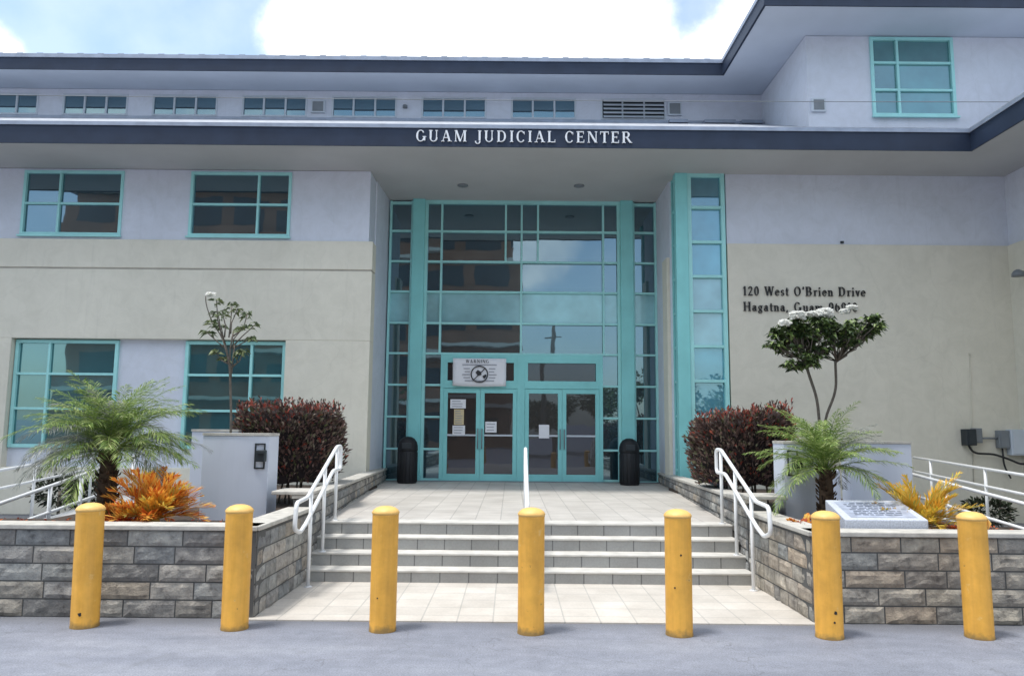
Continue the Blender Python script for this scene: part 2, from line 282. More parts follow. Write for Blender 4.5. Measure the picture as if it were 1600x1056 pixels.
# ---------------------------------------------------------------- mesh builder
class MB:
    def __init__(s): s.v = []; s.f = []; s.mi = []; s.smooth = []
    def add(s, vs, fs, mi=0, sm=False):
        o = len(s.v); s.v += [tuple(v) for v in vs]
        for f in fs: s.f.append([i+o for i in f]); s.mi.append(mi); s.smooth.append(sm)
        return s
    def box(s, x0, x1, y0, y1, z0, z1, mi=0):
        return s.add([(x0,y0,z0),(x1,y0,z0),(x1,y1,z0),(x0,y1,z0),(x0,y0,z1),(x1,y0,z1),(x1,y1,z1),(x0,y1,z1)],
                     [(0,3,2,1),(4,5,6,7),(0,1,5,4),(1,2,6,5),(2,3,7,6),(3,0,4,7)], mi)
    def prism(s, poly, z0, z1, mi=0, sm=False):
        n = len(poly)
        z0s = z0 if isinstance(z0, (list, tuple)) else [z0]*n; z1s = z1 if isinstance(z1, (list, tuple)) else [z1]*n
        vs = [(p[0], p[1], z0s[i]) for i, p in enumerate(poly)] + [(p[0], p[1], z1s[i]) for i, p in enumerate(poly)]
        fs = [tuple(range(n))[::-1], tuple(range(n, 2*n))]
        s.add(vs, fs, mi)
        o = len(s.v)-2*n
        for i in range(n):
            j = (i+1) % n; s.f.append([o+i, o+j, o+n+j, o+n+i]); s.mi.append(mi); s.smooth.append(sm)
        return s
    def vprism(s, poly, y0, y1, mi=0):          # polygon in x,z extruded along y
        n = len(poly)
        vs = [(p[0], y0, p[1]) for p in poly] + [(p[0], y1, p[1]) for p in poly]
        fs = [tuple(range(n)), tuple(range(n, 2*n))[::-1]] + [(i, i+n, (i+1) % n+n, (i+1) % n) for i in range(n)]
        return s.add(vs, fs, mi)
    def tube(s, pts, r, n=8, mi=0, cap=True):
        pts = [Vector(p) for p in pts]; rs = r if isinstance(r, (list, tuple)) else [r]*len(pts)
        o = len(s.v); up = None
        for i, p in enumerate(pts):
            d = (pts[min(i+1, len(pts)-1)] - pts[max(i-1, 0)]).normalized()
            if up is None: up = Vector((0, 0, 1)) if abs(d.z) < .9 else Vector((1, 0, 0))
            a = (up - d*up.dot(d)).normalized(); b = d.cross(a); up = a
            for k in range(n):
                t = 2*math.pi*k/n; s.v.append(tuple(p + (a*math.cos(t)+b*math.sin(t))*rs[i]))
        for i in range(len(pts)-1):
            for k in range(n):
                s.f.append([o+i*n+k, o+i*n+(k+1) % n, o+(i+1)*n+(k+1) % n, o+(i+1)*n+k]); s.mi.append(mi); s.smooth.append(True)
        if cap:
            s.f.append([o+k for k in range(n)][::-1]); s.f.append([o+(len(pts)-1)*n+k for k in range(n)]); s.mi += [mi, mi]; s.smooth += [False, False]
        return s
    def lathe(s, cx, cy, prof, n=32, mi=0):
        o = len(s.v)
        for (r, z) in prof:
            for k in range(n):
                t = 2*math.pi*k/n; s.v.append((cx+r*math.cos(t), cy+r*math.sin(t), z))
        for i in range(len(prof)-1):
            for k in range(n):
                s.f.append([o+i*n+k, o+i*n+(k+1) % n, o+(i+1)*n+(k+1) % n, o+(i+1)*n+k]); s.mi.append(mi); s.smooth.append(True)
        s.f.append([o+k for k in range(n)][::-1]); s.f.append([o+(len(prof)-1)*n+k for k in range(n)]); s.mi += [mi, mi]; s.smooth += [True, True]
        return s
    def build(s, name, mats, parent=None, bevel=0):
        if not isinstance(mats, (list, tuple)): mats = [mats]
        me = bpy.data.meshes.new(name)
        if parent is not None: org = ORG[parent]
        else:
            xs = [v[0] for v in s.v]; ys = [v[1] for v in s.v]; zs = [v[2] for v in s.v]
            org = Vector(((min(xs)+max(xs))/2, (min(ys)+max(ys))/2, min(zs)))
        me.from_pydata([(v[0]-org.x, v[1]-org.y, v[2]-org.z) for v in s.v], [], s.f)
        for m in mats: me.materials.append(m)
        me.polygons.foreach_set('material_index', s.mi); me.polygons.foreach_set('use_smooth', s.smooth)
        me.update()
        o = bpy.data.objects.new(name, me); C.objects.link(o)
        if parent is not None: o.parent = parent
        else: o.location = org
        ORG[o] = org
        if bevel:
            b = o.modifiers.new('bevel', 'BEVEL'); b.width = bevel; b.segments = 2; b.limit_method = 'ANGLE'; b.angle_limit = rad(40); b.harden_normals = False
        return o
ORG = {}
def thing(name, loc, label, cat, group=None):
    o = bpy.data.objects.new(name, None); C.objects.link(o); o.location = loc; ORG[o] = Vector(loc); o.empty_display_size = .2
    return tag(o, label, cat, group)
def tag(o, label, cat, group=None):
    o['label'] = label; o['category'] = cat
    if group: o['group'] = group
    return o
def struct(o): o['kind'] = 'structure'; return o
def bx(name, mat, parent, *b, bevel=0): return MB().box(*b).build(name, mat, parent, bevel)

# ================================================================ SETTING
ZS, YD, YB = 7.25, 18.0, 15.9      # soffit height, door plane, front wall plane
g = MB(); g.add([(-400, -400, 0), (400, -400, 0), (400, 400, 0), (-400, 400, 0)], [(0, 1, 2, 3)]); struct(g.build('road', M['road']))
g = MB(); g.prism([(-2.45, 7.40), (2.87, 7.40), (2.84, 9.2), (-2.40, 9.2)], -.02, .012); struct(g.build('plaza', M['plaza']))
SY = [9.20, 9.485, 9.76, 10.04]
st = MB()
for i, y in enumerate(SY):
    y1 = SY[i+1] if i < 3 else 10.04
    z = .15*(i+1)
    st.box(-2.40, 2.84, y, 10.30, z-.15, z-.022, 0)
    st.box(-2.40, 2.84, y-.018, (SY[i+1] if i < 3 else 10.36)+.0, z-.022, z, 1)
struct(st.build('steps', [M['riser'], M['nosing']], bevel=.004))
g = MB(); g.prism([(-2.40, 10.36), (2.84, 10.36), (3.46, 18.2), (-2.99, 18.2)], .4, .600); struct(g.build('landing', M['landing']))

# ================================================================ COURTHOUSE
B = thing('courthouse_building', (0, 18, 0), 'large white and cream building with teal windows, navy eaves and glazed entrance', 'building')
def holed(m_, x0, x1, y0, y1, z0, z1, holes):
    xs = sorted({x0, x1, *[h[0] for h in holes], *[h[1] for h in holes]}); zs = sorted({z0, z1, *[h[2] for h in holes], *[h[3] for h in holes]})
    for a, b in zip(xs[:-1], xs[1:]):
        run = None
        for c, d in zip(zs[:-1], zs[1:]):
            cx, cz = (a+b)/2, (c+d)/2
            if any(h[0] < cx < h[1] and h[2] < cz < h[3] for h in holes):
                if run is not None: m_.box(a, b, y0, y1, run, c); run = None
            elif run is None: run = c
        if run is not None: m_.box(a, b, y0, y1, run, z1)
# -- left block, cream lower storey with the long window opening, white upper storey
w_ = MB()
UH = [(-10.44, -8.31, 5.79, 7.20), (-6.88, -4.73, 5.79, 7.20), (-14.0, -11.87, 5.79, 7.20)]
holed(w_, -16, -3.05, YB, 16.3, 5.70, 7.24, UH)
w_.box(-3.35, -3.05, 16.3, 16.6, 5.70, 7.24)
w_.build('upper_wall', M['white'], B)
w_ = MB()
y0 = YB-.06
w_.box(-16, -2.95, y0, 16.25, 5.09, 5.70); w_.box(-16, -2.95, y0, 16.25, 3.59, 5.055)
w_.box(-16, -10.39, y0, 16.25, 0, 3.59); w_.box(-4.70, -2.95, y0, 16.25, 0, 3.59)
w_.box(-10.39, -4.70, y0, 16.25, 0, .95)
w_.build('lower_wall', M['cream'], B, .012)
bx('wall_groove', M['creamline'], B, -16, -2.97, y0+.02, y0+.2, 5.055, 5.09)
g = MB(); g.box(-8.22, -6.82, 16.02, 16.25, .95, 3.59); g.box(-10.39, -8.22, 16.02, 16.25, .95, 1.34); g.box(-6.82, -4.70, 16.02, 16.25, .95, 1.34); g.build('infill_panel', M['white'], B)
# -- recess side walls
g = MB(); g.prism([(-3.03, 16.6), (-3.4, 16.6), (-3.4, 18.3), (-2.97, 18.3)], .3, 7.29); g.build('recess_wall', M['white'], B)
g = MB(); g.prism([(-3.03, 16.25), (-3.3, 16.25), (-3.3, 16.6), (-3.03, 16.6)], .3, 5.70); g.build('recess_wall', M['cream'], B)
g = MB(); g.prism([(3.43, 18.3), (3.9, 18.3), (3.9, 16.42), (3.43, 16.42)], .3, 7.29); g.build('recess_wall', M['white'], B)
g = MB(); g.prism([(3.36, 16.95), (3.43, 16.95), (3.43, 16.45), (3.36, 16.45)], .3, 5.55); g.build('pilaster', M['cream'], B, .01)
# -- right block
g = MB(); g.box(4.53, 10.5, YB, 16.6, 5.73, 7.29); g.build('upper_wall', M['white'], B)
g = MB(); g.box(4.53, 10.45, YB-.03, 16.6, 0, 5.73); g.build('lower_wall', M['cream'], B)
g = MB(); g.box(10.5, 11, 4, 16.6, 5.73, 7.29); g.build('upper_wall', M['white'], B)
g = MB(); g.box(10.45, 11, 4, 16.6, 0, 5.73); g.build('lower_wall', M['cream'], B)
bx('pipe_hole', M['dark'], B, 6.93, 6.99, YB-.045, YB, 5.755, 5.80)
# back of the lobby so that nothing is see-through
bx('back_wall', M['white'], B, -16, 16, 18.35, 19, 0, 7.2)
# -- clerestory storey and right tower
g = MB(); holed(g, -16, 6.2, 18.0, 18.5, 7.4, 9.99, [(-11.05+2.195*i, -11.05+2.195*i+1.60, 9.32, 9.87) for i in range(-1, 7)]); g.build('clerestory_wall', M['white'], B)
g = MB(); holed(g, 6.07, 16, 15.16, 15.6, 7.6, 9.99, [(7.39, 9.12, 8.25, 9.97)]); g.box(6.07, 6.5, 15.6, 18.0, 7.6, 9.99); g.build('tower_wall', M['white'], B)
# -- soffits
g = MB()
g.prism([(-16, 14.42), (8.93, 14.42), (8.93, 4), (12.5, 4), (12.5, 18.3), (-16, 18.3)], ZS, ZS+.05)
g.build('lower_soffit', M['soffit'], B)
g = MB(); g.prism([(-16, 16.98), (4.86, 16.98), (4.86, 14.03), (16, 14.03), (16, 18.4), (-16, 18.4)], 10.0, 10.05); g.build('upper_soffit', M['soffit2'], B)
# -- fascias with pale metal edge
def fascia(poly, z0, z1, z2, name='fascia'):
    m_ = MB()
    for (a, b) in zip(poly[:-1], poly[1:]):
        pass
    t0 = .04
    def offs(p, d):
        res = []
        for i, q in enumerate(p):
            q = Vector(q); ns = []
            if i > 0: e = (q-Vector(p[i-1])).normalized(); ns.append(Vector((e.y, -e.x)))
            if i < len(p)-1: e = (Vector(p[i+1])-q).normalized(); ns.append(Vector((e.y, -e.x)))
            if len(ns) == 1: res.append(q+ns[0]*d)
            else: nsum = ns[0]+ns[1]; res.append(q+nsum*d/(1+ns[0].dot(ns[1])))
        return res
    a = MB(); o1 = offs(poly, 0); o2 = offs(poly, -t0)
    for i in range(len(poly)-1): a.prism([o1[i], o1[i+1], o2[i+1], o2[i]], z0, z1)
    f = a.build(name, M['navy'], B)
    a = MB(); o1 = offs(poly, .025); o2 = offs(poly, -.12)
    for i in range(len(poly)-1): a.prism([o1[i], o1[i+1], o2[i+1], o2[i]], z1, z2)
    a.build('drip_edge', M['drip'], f)
    a = MB(); o1 = offs(poly, .012); o2 = offs(poly, 0)
    for i in range(len(poly)-1): a.prism([o1[i], o1[i+1], o2[i+1], o2[i]], z0-.01, z0+.035)
    a.build('lower_trim', M['navy'], f)
fascia([(-16, 14.38), (8.89, 14.38), (8.89, 4)], 7.24, 7.60, 7.675)
fascia([(-16, 16.95), (4.83, 16.95), (4.83, 14.0), (16, 14.0)], 9.99, 10.27, 10.36)
# -- roofs
def slab(name, polys, mat):
    m_ = MB()
    for p in polys:
        n = len(p); m_.add([*p, *[(a, b, c-.06) for a, b, c in p]], [tuple(range(n)), tuple(range(n, 2*n))[::-1]] + [(i, i+n, (i+1) % n+n, (i+1) % n) for i in range(n)])
    return m_.build(name, mat, B)
r1 = slab('lower_roof', [[(-16, 14.40, 7.69), (8.87, 14.40, 7.69), (12.47, 18.0, 9.25), (-16, 18.0, 9.25)], [(8.87, 4, 7.69), (12.47, 4, 9.25), (12.47, 18.0, 9.25), (8.87, 14.40, 7.69)]], M['roof'])
slab('upper_roof', [[(-16, 16.97, 10.37), (4.85, 16.97, 10.37), (10.8, 22.9, 12.4), (-16, 22.9, 12.4)], [(4.85, 14.02, 10.37), (16, 14.02, 10.37), (16, 20, 12.4), (10.8, 20, 12.4)], [(4.85, 14.02, 10.37), (10.8, 20, 12.4), (10.8, 22.9, 12.4), (4.85, 16.97, 10.37)]], M['roof'])
for i in range(44):
    rb = MB()
    x = -15.8+i*.47
    rb.box(x, x+.14, 16.945, 17.25, 10.362, 10.385)
    rb.build('roof_rib', M['drip'], B)
fl = MB(); fl.box(-16, 6.04, 17.93, 17.99, 9.20, 9.29)
for x, w2 in ((3.75, .45), (4.6, .75), (5.5, .5)): fl.box(x, x+w2, 17.75, 17.9, 9.17, 9.25)
fl.build('roof_flashing', M['drip'], B)
# -- downlights
for x, y in ((-1.14, 16.8), (1.48, 16.75)):
    d = MB(); d.lathe(x, y, [(.10, ZS-.03), (.12, ZS-.02), (.12, ZS)], 20); d.build('downlight', M['grey'], B)

def pane_quad(m_, x0, x1, y, z0, z1, mi=0, tilt=.004):
    a, b = R.uniform(-tilt, tilt), R.uniform(-tilt, tilt)
    W, Hh = x1-x0, z1-z0
    m_.add([(x0, y-a*W-b*Hh, z0), (x1, y+a*W-b*Hh, z0), (x1, y+a*W+b*Hh, z1), (x0, y-a*W+b*Hh, z1)], [(0, 1, 2, 3)], mi)
def window(x0, x1, z0, z1, y, vs, hs, frame, pane, fw=.06, mw=.045, dep=.09, parent=None, panemi=None, sill=True, label=None, name='window'):
    """frame mesh with its panes as one sub-part; y = front face of the frame"""
    m_ = MB()
    m_.box(x0, x0+fw, y, y+dep, z0, z1); m_.box(x1-fw, x1, y, y+dep, z0, z1)
    m_.box(x0+fw, x1-fw, y+.002, y+dep, z1-fw, z1); m_.box(x0+fw, x1-fw, y+.002, y+dep, z0, z0+fw)
    xs = [x0+fw]; zs_ = [z0+fw]
    for v in vs: m_.box(v-mw/2, v+mw/2, y+.006, y+dep, z0+fw, z1-fw); xs += [v-mw/2, v+mw/2]
    xs.append(x1-fw)
    for h in hs: zs_ += [h-mw/2, h+mw/2]
    zs_.append(z1-fw)
    for i in range(0, len(xs), 2):
        for h in hs: m_.box(xs[i], xs[i+1], y+.010, y+dep, h-mw/2, h+mw/2)
    f = m_.build(name, frame, parent or B, .004)
    if label: f['label'] = label
    q = MB()
    for i in range(0, len(xs), 2):
        for j in range(0, len(zs_), 2): pane_quad(q, xs[i]-.005, xs[i+1]+.005, y+dep*.7, zs_[j]-.005, zs_[j+1]+.005, (panemi(i//2, j//2) if panemi else 0))
    q.build('pane', pane, f)
    if sill:
        s_ = MB(); s_.box(x0-.03, x1+.03, y-.05, y+.002, z0-.04, z0-.002); s_.build('sill', frame, f, .004)
    return f
# upper-left pair
window(-10.44, -8.31, 5.79, 7.20, YB-.03, [-9.66], [6.48], M['mint'], M['gl_dark'])
window(-6.88, -4.73, 5.79, 7.20, YB-.03, [-5.43], [6.49], M['mint'], M['gl_dark'])
# further repeats to the left of the frame
window(-14.0, -11.87, 5.79, 7.20, YB-.03, [-13.2], [6.48], M['mint'], M['gl_dark'])
# lower-left pair, three rows
window(-10.37, -8.22, 1.34, 3.57, 15.96, [-9.66], [2.14, 2.86], M['mint'], M['gl_low'], .07, .05, sill=False)
window(-6.82, -4.72, 1.34, 3.57, 15.96, [-5.44], [2.12, 2.86], M['mint'], M['gl_low'], .07, .05, sill=False)
# tower window: two columns, three rows
window(7.39, 9.12, 8.25, 9.97, 15.12, [7.95], [8.82, 9.41], M['mint'], M['gl_green'], .065, .05)
# clerestory triple windows
for i in range(-1, 7):
    x0 = -11.05+2.195*i
    f = window(x0, x0+1.60, 9.32, 9.87, 17.985, [x0+.535, x0+1.065], [], M['pale'], M['gl_hi'], .045, .045, .06, sill=False, name='clerestory_window')
# louvre and small vents under the upper eave
lv = MB()
for k in range(5):
    z = 9.37+k*.1; lv.add([(2.19, 17.93, z), (3.66, 17.93, z), (3.66, 17.99, z+.06), (2.19, 17.99, z+.06), (2.19, 17.935, z-.012), (3.66, 17.935, z-.012), (3.66, 17.995, z+.048), (2.19, 17.995, z+.048)], [(0, 1, 2, 3), (7, 6, 5, 4), (0, 4, 5, 1), (3, 2, 6, 7), (0, 3, 7, 4), (1, 5, 6, 2)])
l_ = lv.build('louvre', M['pale'], B); MB().box(2.17, 3.68, 17.992, 17.999, 9.34, 9.86).build('louvre_backing', M['dark'], l_)
for (x0, x1, z0, z1, y) in ((-4.96, -4.62, 9.42, 9.74, 18), (3.76, 4.10, 9.43, 9.77, 18), (6.13, 6.42, 8.33, 8.62, 15.16)):
    v = MB(); v.box(x0, x1, y-.05, y, z0, z1); v_ = v.build('wall_vent', M['pale'], B, .005)
    v = MB(); v.box(x0+.04, x1-.04, y-.062, y-.05, z0+.04, z1-.04)
    v.build('vent_grille', M['grey'], v_)
v = MB(); v.lathe(-2.66, 17.95, [(.06, 9.56), (.06, 9.62)], 12); v.build('wall_lamp', M['grey'], B)

# -- entrance curtain wall -------------------------------------------------
YF = 17.94
rows = [.60, 1.33, 2.07, 2.81, 3.55, 4.27, 5.02, 5.75, 6.49, 7.18]
def col_strip(x0, x1, name, fr=.05, pane='gl_dark', spand=(5,), z=rows, y=YF, mats=None, mullion=.045, left=None, pick=None):
    m_ = MB(); m_.box(x0, x0+fr, y, y+.14, z[0], z[-1]+.05); m_.box(x1-fr, x1, y, y+.14, z[0], z[-1]+.05)
    for k, h in enumerate(z):
        hh = mullion if 0 < k < len(z)-1 else mullion*1.3
        m_.box(x0+fr, x1-fr, y+.008, y+.14, h-(hh/2 if k else 0), h+hh/2)
    f = m_.build(name, M['mint'], B, .004)
    q = MB()
    for k in range(len(z)-1):
        pane_quad(q, x0+fr-.005, x1-fr+.005, y+.09, z[k], z[k+1], (1 if k in spand else 0) if pick is None else pick(k))
    q.build('pane', mats or [M[pane], M['gl_pale']], f)
    return f
col_strip(-2.95, -2.39, 'sidelight'); col_strip(2.86, 3.43, 'sidelight')
for (x0, x1) in ((-2.39, -2.10), (2.56, 2.86)):
    m_ = MB(); m_.box(x0, x1, YF-.10, YF+.16, .60, 7.25); m_.box(x0-.02, x1+.02, YF-.12, YF+.16, .60, .72); m_.build('entrance_column', M['teal'], B, .008)
# central glazing above the doors and the two narrow strips beside them
XC0, XC1 = -2.10, 2.56
cw = MB(); q = MB()
cw.box(XC0, XC0+.07, YF, YF+.14, .60, 7.17); cw.box(XC1-.07, XC1, YF, YF+.14, .60, 7.17)
cw.box(XC0, XC1, YF-.004, YF+.14, 7.17, 7.25)
xs_full = [XC0+.07, -1.70, .21, 2.16, XC1-.07]
xs_top = [XC0+.07, -1.70, -.17, .21, .60, 2.16, XC1-.07]
def wrow(xs, z0, z1, mi):
    for a, b in zip(xs[:-1], xs[1:]): pane_quad(q, a, b, YF+.09, z0, z1, mi)
    for x in xs[1:-1]: cw.box(x-.024, x+.024, YF+.006, YF+.14, z0+.022, z1-.022)
zr = rows[4:]
for k in range(5):
    z0, z1 = zr[k], zr[k+1]
    wrow(xs_top if k >= 3 else xs_full, z0, z1, 1 if k == 1 else 0)
for h in zr[:-1]: cw.box(XC0+.07, XC1-.07, YF+.01, YF+.14, h-.024, h+.024)
for (a, b) in ((XC0+.07, -1.66), (2.13, XC1-.07)):
    for k in range(4):
        pane_quad(q, a, b, YF+.09, rows[k], rows[k+1])
        cw.box(a, b, YF+.01, YF+.14, rows[k]-(.024 if k else 0), rows[k]+(.024 if k else .06))
f = cw.build('curtain_wall', M['mint'], B, .003); q.build('pane', [M['gl_dark'], M['gl_pale']], f)
# door frame with two transom lights
df = MB(); y = YF-.03
df.box(-1.66, -1.58, y, YF+.14, .60, 3.526); df.box(2.05, 2.13, y, YF+.14, .60, 3.526); df.box(.13, .31, y, YF+.14, .60, 3.526)
for (a, b) in ((-1.58, .13), (.31, 2.05)):
    df.box(a, b, y+.002, YF+.14, 3.34, 3.526); df.box(a, b, y+.002, YF+.14, 2.74, 2.92)
df.box(-1.58, -1.50, y+.003, YF+.14, 2.92, 3.34); df.box(.05, .13, y+.003, YF+.14, 2.92, 3.34); df.box(.31, .38, y+.003, YF+.14, 2.92, 3.34); df.box(1.97, 2.05, y+.003, YF+.14, 2.92, 3.34)
fr_ = df.build('door_frame', M['teal'], B, .004)
q = MB(); pane_quad(q, -1.50, .05, YF+.05, 2.92, 3.34); pane_quad(q, .38, 1.97, YF+.05, 2.92, 3.34); q.build('transom_pane', M['gl_door'], fr_)
def door(x0, x1, handle_side):
    m_ = MB(); s = .095; y = YF-.01
    m_.box(x0, x0+s, y, y+.05, .615, 2.735); m_.box(x1-s, x1, y, y+.05, .615, 2.735)
    m_.box(x0+s, x1-s, y+.001, y+.05, 2.63, 2.735); m_.box(x0+s, x1-s, y+.001, y+.05, .615, .77)
    d = m_.build('door', M['teal'], B, .003)
    q = MB(); pane_quad(q, x0+s-.005, x1-s+.005, y+.03, .765, 1.66, 0, .003); pane_quad(q, x0+s-.005, x1-s+.005, y+.03, 1.66, 2.635, 0, .003); q.build('pane', M['gl_door'], d)
    MB().box(x0+s, x1-s, y-.012, y+.028, 1.635, 1.675).build('push_bar', M['pale'], d)
    hx = x1-.045 if handle_side > 0 else x0+.045
    t_ = MB(); t_.tube([(hx, y, 1.35), (hx, y-.06, 1.37), (hx, y-.06, 1.78), (hx, y, 1.80)], .013); t_.build('handle', M['grey'], d)
door(-1.578, -.727, 1); door(-.722, .128, -1); door(.312, 1.178, 1); door(1.183, 2.048, -1)
MB().box(-2.95, 3.43, YF-.16, YF-.02, .602, .618).build('threshold', M['grey'], B)
# -- right glazed bay, with its narrow return
zb = [.98, 1.40, 2.10, 2.82, 3.54, 4.28, 5.02, 5.76, 6.51, 7.22]
f = col_strip(3.70, 4.50, 'bay_glazing', .085, z=zb, y=15.86, mats=[M['gl_blue'], M['gl_bay'], M['gl_green']], pick=lambda k: {4: 1, 5: 1, 0: 2, 1: 2, 8: 0}.get(k, 0), mullion=.06)
m_ = MB(); m_.box(3.44, 3.70, 15.83, 16.05, .60, 7.25); m_.build('bay_post', M['teal'], B, .01)
m_ = MB(); q = MB()
m_.box(3.47, 3.53, 16.05, 16.10, .6, 7.25); m_.box(3.47, 3.53, 16.36, 16.42, .6, 7.25)
for h in zb: m_.box(3.475, 3.53, 16.10, 16.36, h-.025, h+.025)
f = m_.build('bay_return', M['teal'], B)
for k in range(9): q.add([(3.50, 16.36, zb[k]), (3.50, 16.10, zb[k]), (3.50, 16.10, zb[k+1]), (3.50, 16.36, zb[k+1])], [(0, 1, 2, 3)])
q.build('pane', M['gl_dark'], f)
# blinds behind the top bay pane and papers inside windows are seen as paler patches
bl = MB()
bl.lathe(4.02, 15.93, [(.01, 3.15), (.15, 3.2), (.2, 3.32), (.12, 3.44), (.02, 3.47)], 14)

# ================================================================ LETTERING (serif capitals built from strokes)
TH, TN = .17, .065
def arc(m_, cx, cy, rx, ry, a0, a1, y, dy, th=TH, tn=TN, n=14, T=None):
    P = []; Q = []
    for i in range(n+1):
        a = rad(a0+(a1-a0)*i/n); c, s = math.cos(a), math.sin(a); wd = tn+(th-tn)*c*c
        P.append((cx+rx*c, cy+ry*s)); Q.append((cx+(rx-wd)*c, cy+(ry-wd*.85)*s))
    for i in range(n): m_.vprism([T(P[i]), T(P[i+1]), T(Q[i+1]), T(Q[i])], y, y+dy)
def glyph(ch, m_, ox, oz, S, wx, y, dy):
    k = [0]
    def T(p): return (ox+p[0]*S*wx, oz+p[1]*S)
    def yy(): k[0] += 1; return y-.0006*k[0]
    def V(x, z0, z1, t=TH, s0=1, s1=1):
        m_.vprism([T((x-t/2, z0)), T((x+t/2, z0)), T((x+t/2, z1)), T((x-t/2, z1))], yy(), y+dy)
        if s0: Hh(x-t/2-.07, x+t/2+.07, z0+.025)
        if s1: Hh(x-t/2-.07, x+t/2+.07, z1-.025)
    def Hh(x0, x1, z, t=.05): m_.vprism([T((x0, z-t/2)), T((x1, z-t/2)), T((x1, z+t/2)), T((x0, z+t/2))], yy(), y+dy)
    def D(x0, z0, x1, z1, t): m_.vprism([T((x0-t/2, z0)), T((x0+t/2, z0)), T((x1+t/2, z1)), T((x1-t/2, z1))], yy(), y+dy)
    def A(cx, cz, rx, rz, a0, a1, th=TH, tn=TN): arc(m_, cx, cz, rx, rz, a0, a1, yy(), dy, th, tn, T=T)
    X = .62       # x-height
    if ch == 'G': A(.42, .5, .40, .52, 40, 325); V(.76, .08, .42, TH, 0, 0); Hh(.60, .92, .42); return 1.0
    if ch == 'C': A(.42, .5, .40, .52, 42, 318); V(.72, .70, .92, .05, 0, 0); return .88
    if ch == 'O': A(.43, .5, .41, .52, 0, 360); return .98
    if ch == 'U': V(.17, .32, 1, TH, 0, 1); V(.70, .30, 1, .08, 0, 1); A(.435, .33, .35, .35, 180, 360, TH*.8); return .98
    if ch == 'A': D(.13, 0, .42, 1, .06); D(.76, 0, .44, 1, TH); Hh(.0, .28, .025); Hh(.58, .94, .025); Hh(.22, .62, .34); return 1.0
    if ch == 'M': V(.14, 0, 1, .07); V(.96, 0, 1, TH); D(.55, 0, .18, 1, TH); D(.55, 0, .90, 1, .06); return 1.22
    if ch == 'J': V(.30, .12, 1, TH, 0, 1); A(.13, .06, .255, .26, 180, 360, .12); return .56
    if ch == 'D': V(.17, 0, 1); Hh(.17, .42, .97); Hh(.17, .42, .03); A(.38, .5, .44, .5, -90, 90); return .98
    if ch == 'I': V(.20, 0, 1); return .46
    if ch == 'L': V(.17, 0, 1); Hh(.17, .68, .03, .06); V(.68, 0, .24, .05, 0, 0); return .80
    if ch == 'E': V(.17, 0, 1); Hh(.17, .68, .03, .06); Hh(.17, .64, .97, .06); Hh(.17, .52, .51); V(.68, 0, .24, .05, 0, 0); V(.64, .78, 1, .05, 0, 0); V(.52, .42, .60, .04, 0, 0); return .82
    if ch == 'N': V(.14, 0, 1, .07); V(.80, 0, 1, .07); D(.78, 0, .18, 1, TH); return 1.0
    if ch == 'T': V(.40, 0, 1, TH, 1, 0); Hh(.03, .77, .97, .06); V(.04, .76, 1, .05, 0, 0); V(.76, .76, 1, .05, 0, 0); return .84
    if ch in 'RBPH1':
        if ch == '1': V(.24, 0, 1, TH, 1, 0); D(.07, .78, .2, .98, .08); return .50
        V(.17, 0, 1)
        if ch == 'H': V(.75, 0, 1); Hh(.17, .75, .51); return .98
        Hh(.17, .42, .97); Hh(.17, .42, .51); A(.38, .745, .32, .265, -90, 90)
        if ch == 'R': D(.80, 0, .44, .50, TH); Hh(.70, .92, .025)
        if ch == 'B': Hh(.17, .42, .03); A(.40, .27, .36, .27, -90, 90)
        return .92
    if ch == 'W': D(.36, 0, .12, 1, TH); D(.36, 0, .60, 1, .06); D(.84, 0, .60, 1, TH); D(.84, 0, 1.08, 1, .06); Hh(0, .28, .975); Hh(.46, .74, .975); Hh(.96, 1.2, .975); return 1.2
    if ch == '2': A(.32, .70, .27, .31, 0, 170); D(.12, .06, .50, .66, TH*.8); Hh(.06, .60, .05, .1); return .68
    if ch == '0': A(.32, .5, .28, .52, 0, 360, .15); return .68
    if ch == '9': A(.32, .67, .28, .34, 0, 360, .15); A(.24, .60, .36, .60, -60, 0, .15); return .68
    if ch == '6': A(.32, .33, .28, .34, 0, 360, .15); A(.40, .40, .36, .60, 120, 180, .15); return .68
    if ch == "'": D(.08, .70, .12, 1, .12); return .28
    if ch == ',': D(.06, -.16, .14, .12, .13); return .34
    if ch == 'e': A(.30, .31, .28, .33, 20, 320, .14); Hh(.1, .56, .34); A(.30, .31, .28, .33, 0, 22, .14); return .62
    if ch == 's': A(.24, .46, .20, .18, 20, 270, .12); A(.24, .16, .20, .18, -160, 90, .12); return .50
    if ch == 't': V(.20, .06, .86, .13, 0, 0); Hh(.04, .40, X-.03); A(.30, .12, .17, .14, 180, 320, .1); return .44
    if ch == 'r': V(.15, 0, X, .13, 1, 0); Hh(.0, .15, X-.03); A(.33, .42, .19, .20, 40, 180, .1); return .50
    if ch == 'i': V(.15, 0, X, .13, 1, 0); Hh(.02, .15, X-.03); V(.15, .78, .94, .14, 0, 0); return .36
    if ch == 'n': V(.15, 0, X, .13, 1, 0); V(.50, 0, .42, .13, 1, 0); Hh(.0, .15, X-.03); A(.33, .38, .235, .24, 0, 180, .13); return .70
    if ch == 'v': D(.28, 0, .10, X, .13); D(.28, 0, .46, X, .05); Hh(0, .22, X-.03); Hh(.36, .56, X-.03); return .56
    if ch == 'a': A(.24, .20, .21, .21, 0, 360, .11); V(.44, .03, .45, .12, 0, 0); A(.27, .42, .23, .21, 0, 160, .1); Hh(.40, .58, .03); return .62
    if ch == 'g': A(.28, .40, .23, .22, 0, 360, .11); A(.28, -.08, .26, .17, 0, 360, .09); Hh(.14, .44, .13, .07); Hh(.42, .6, .58); return .62
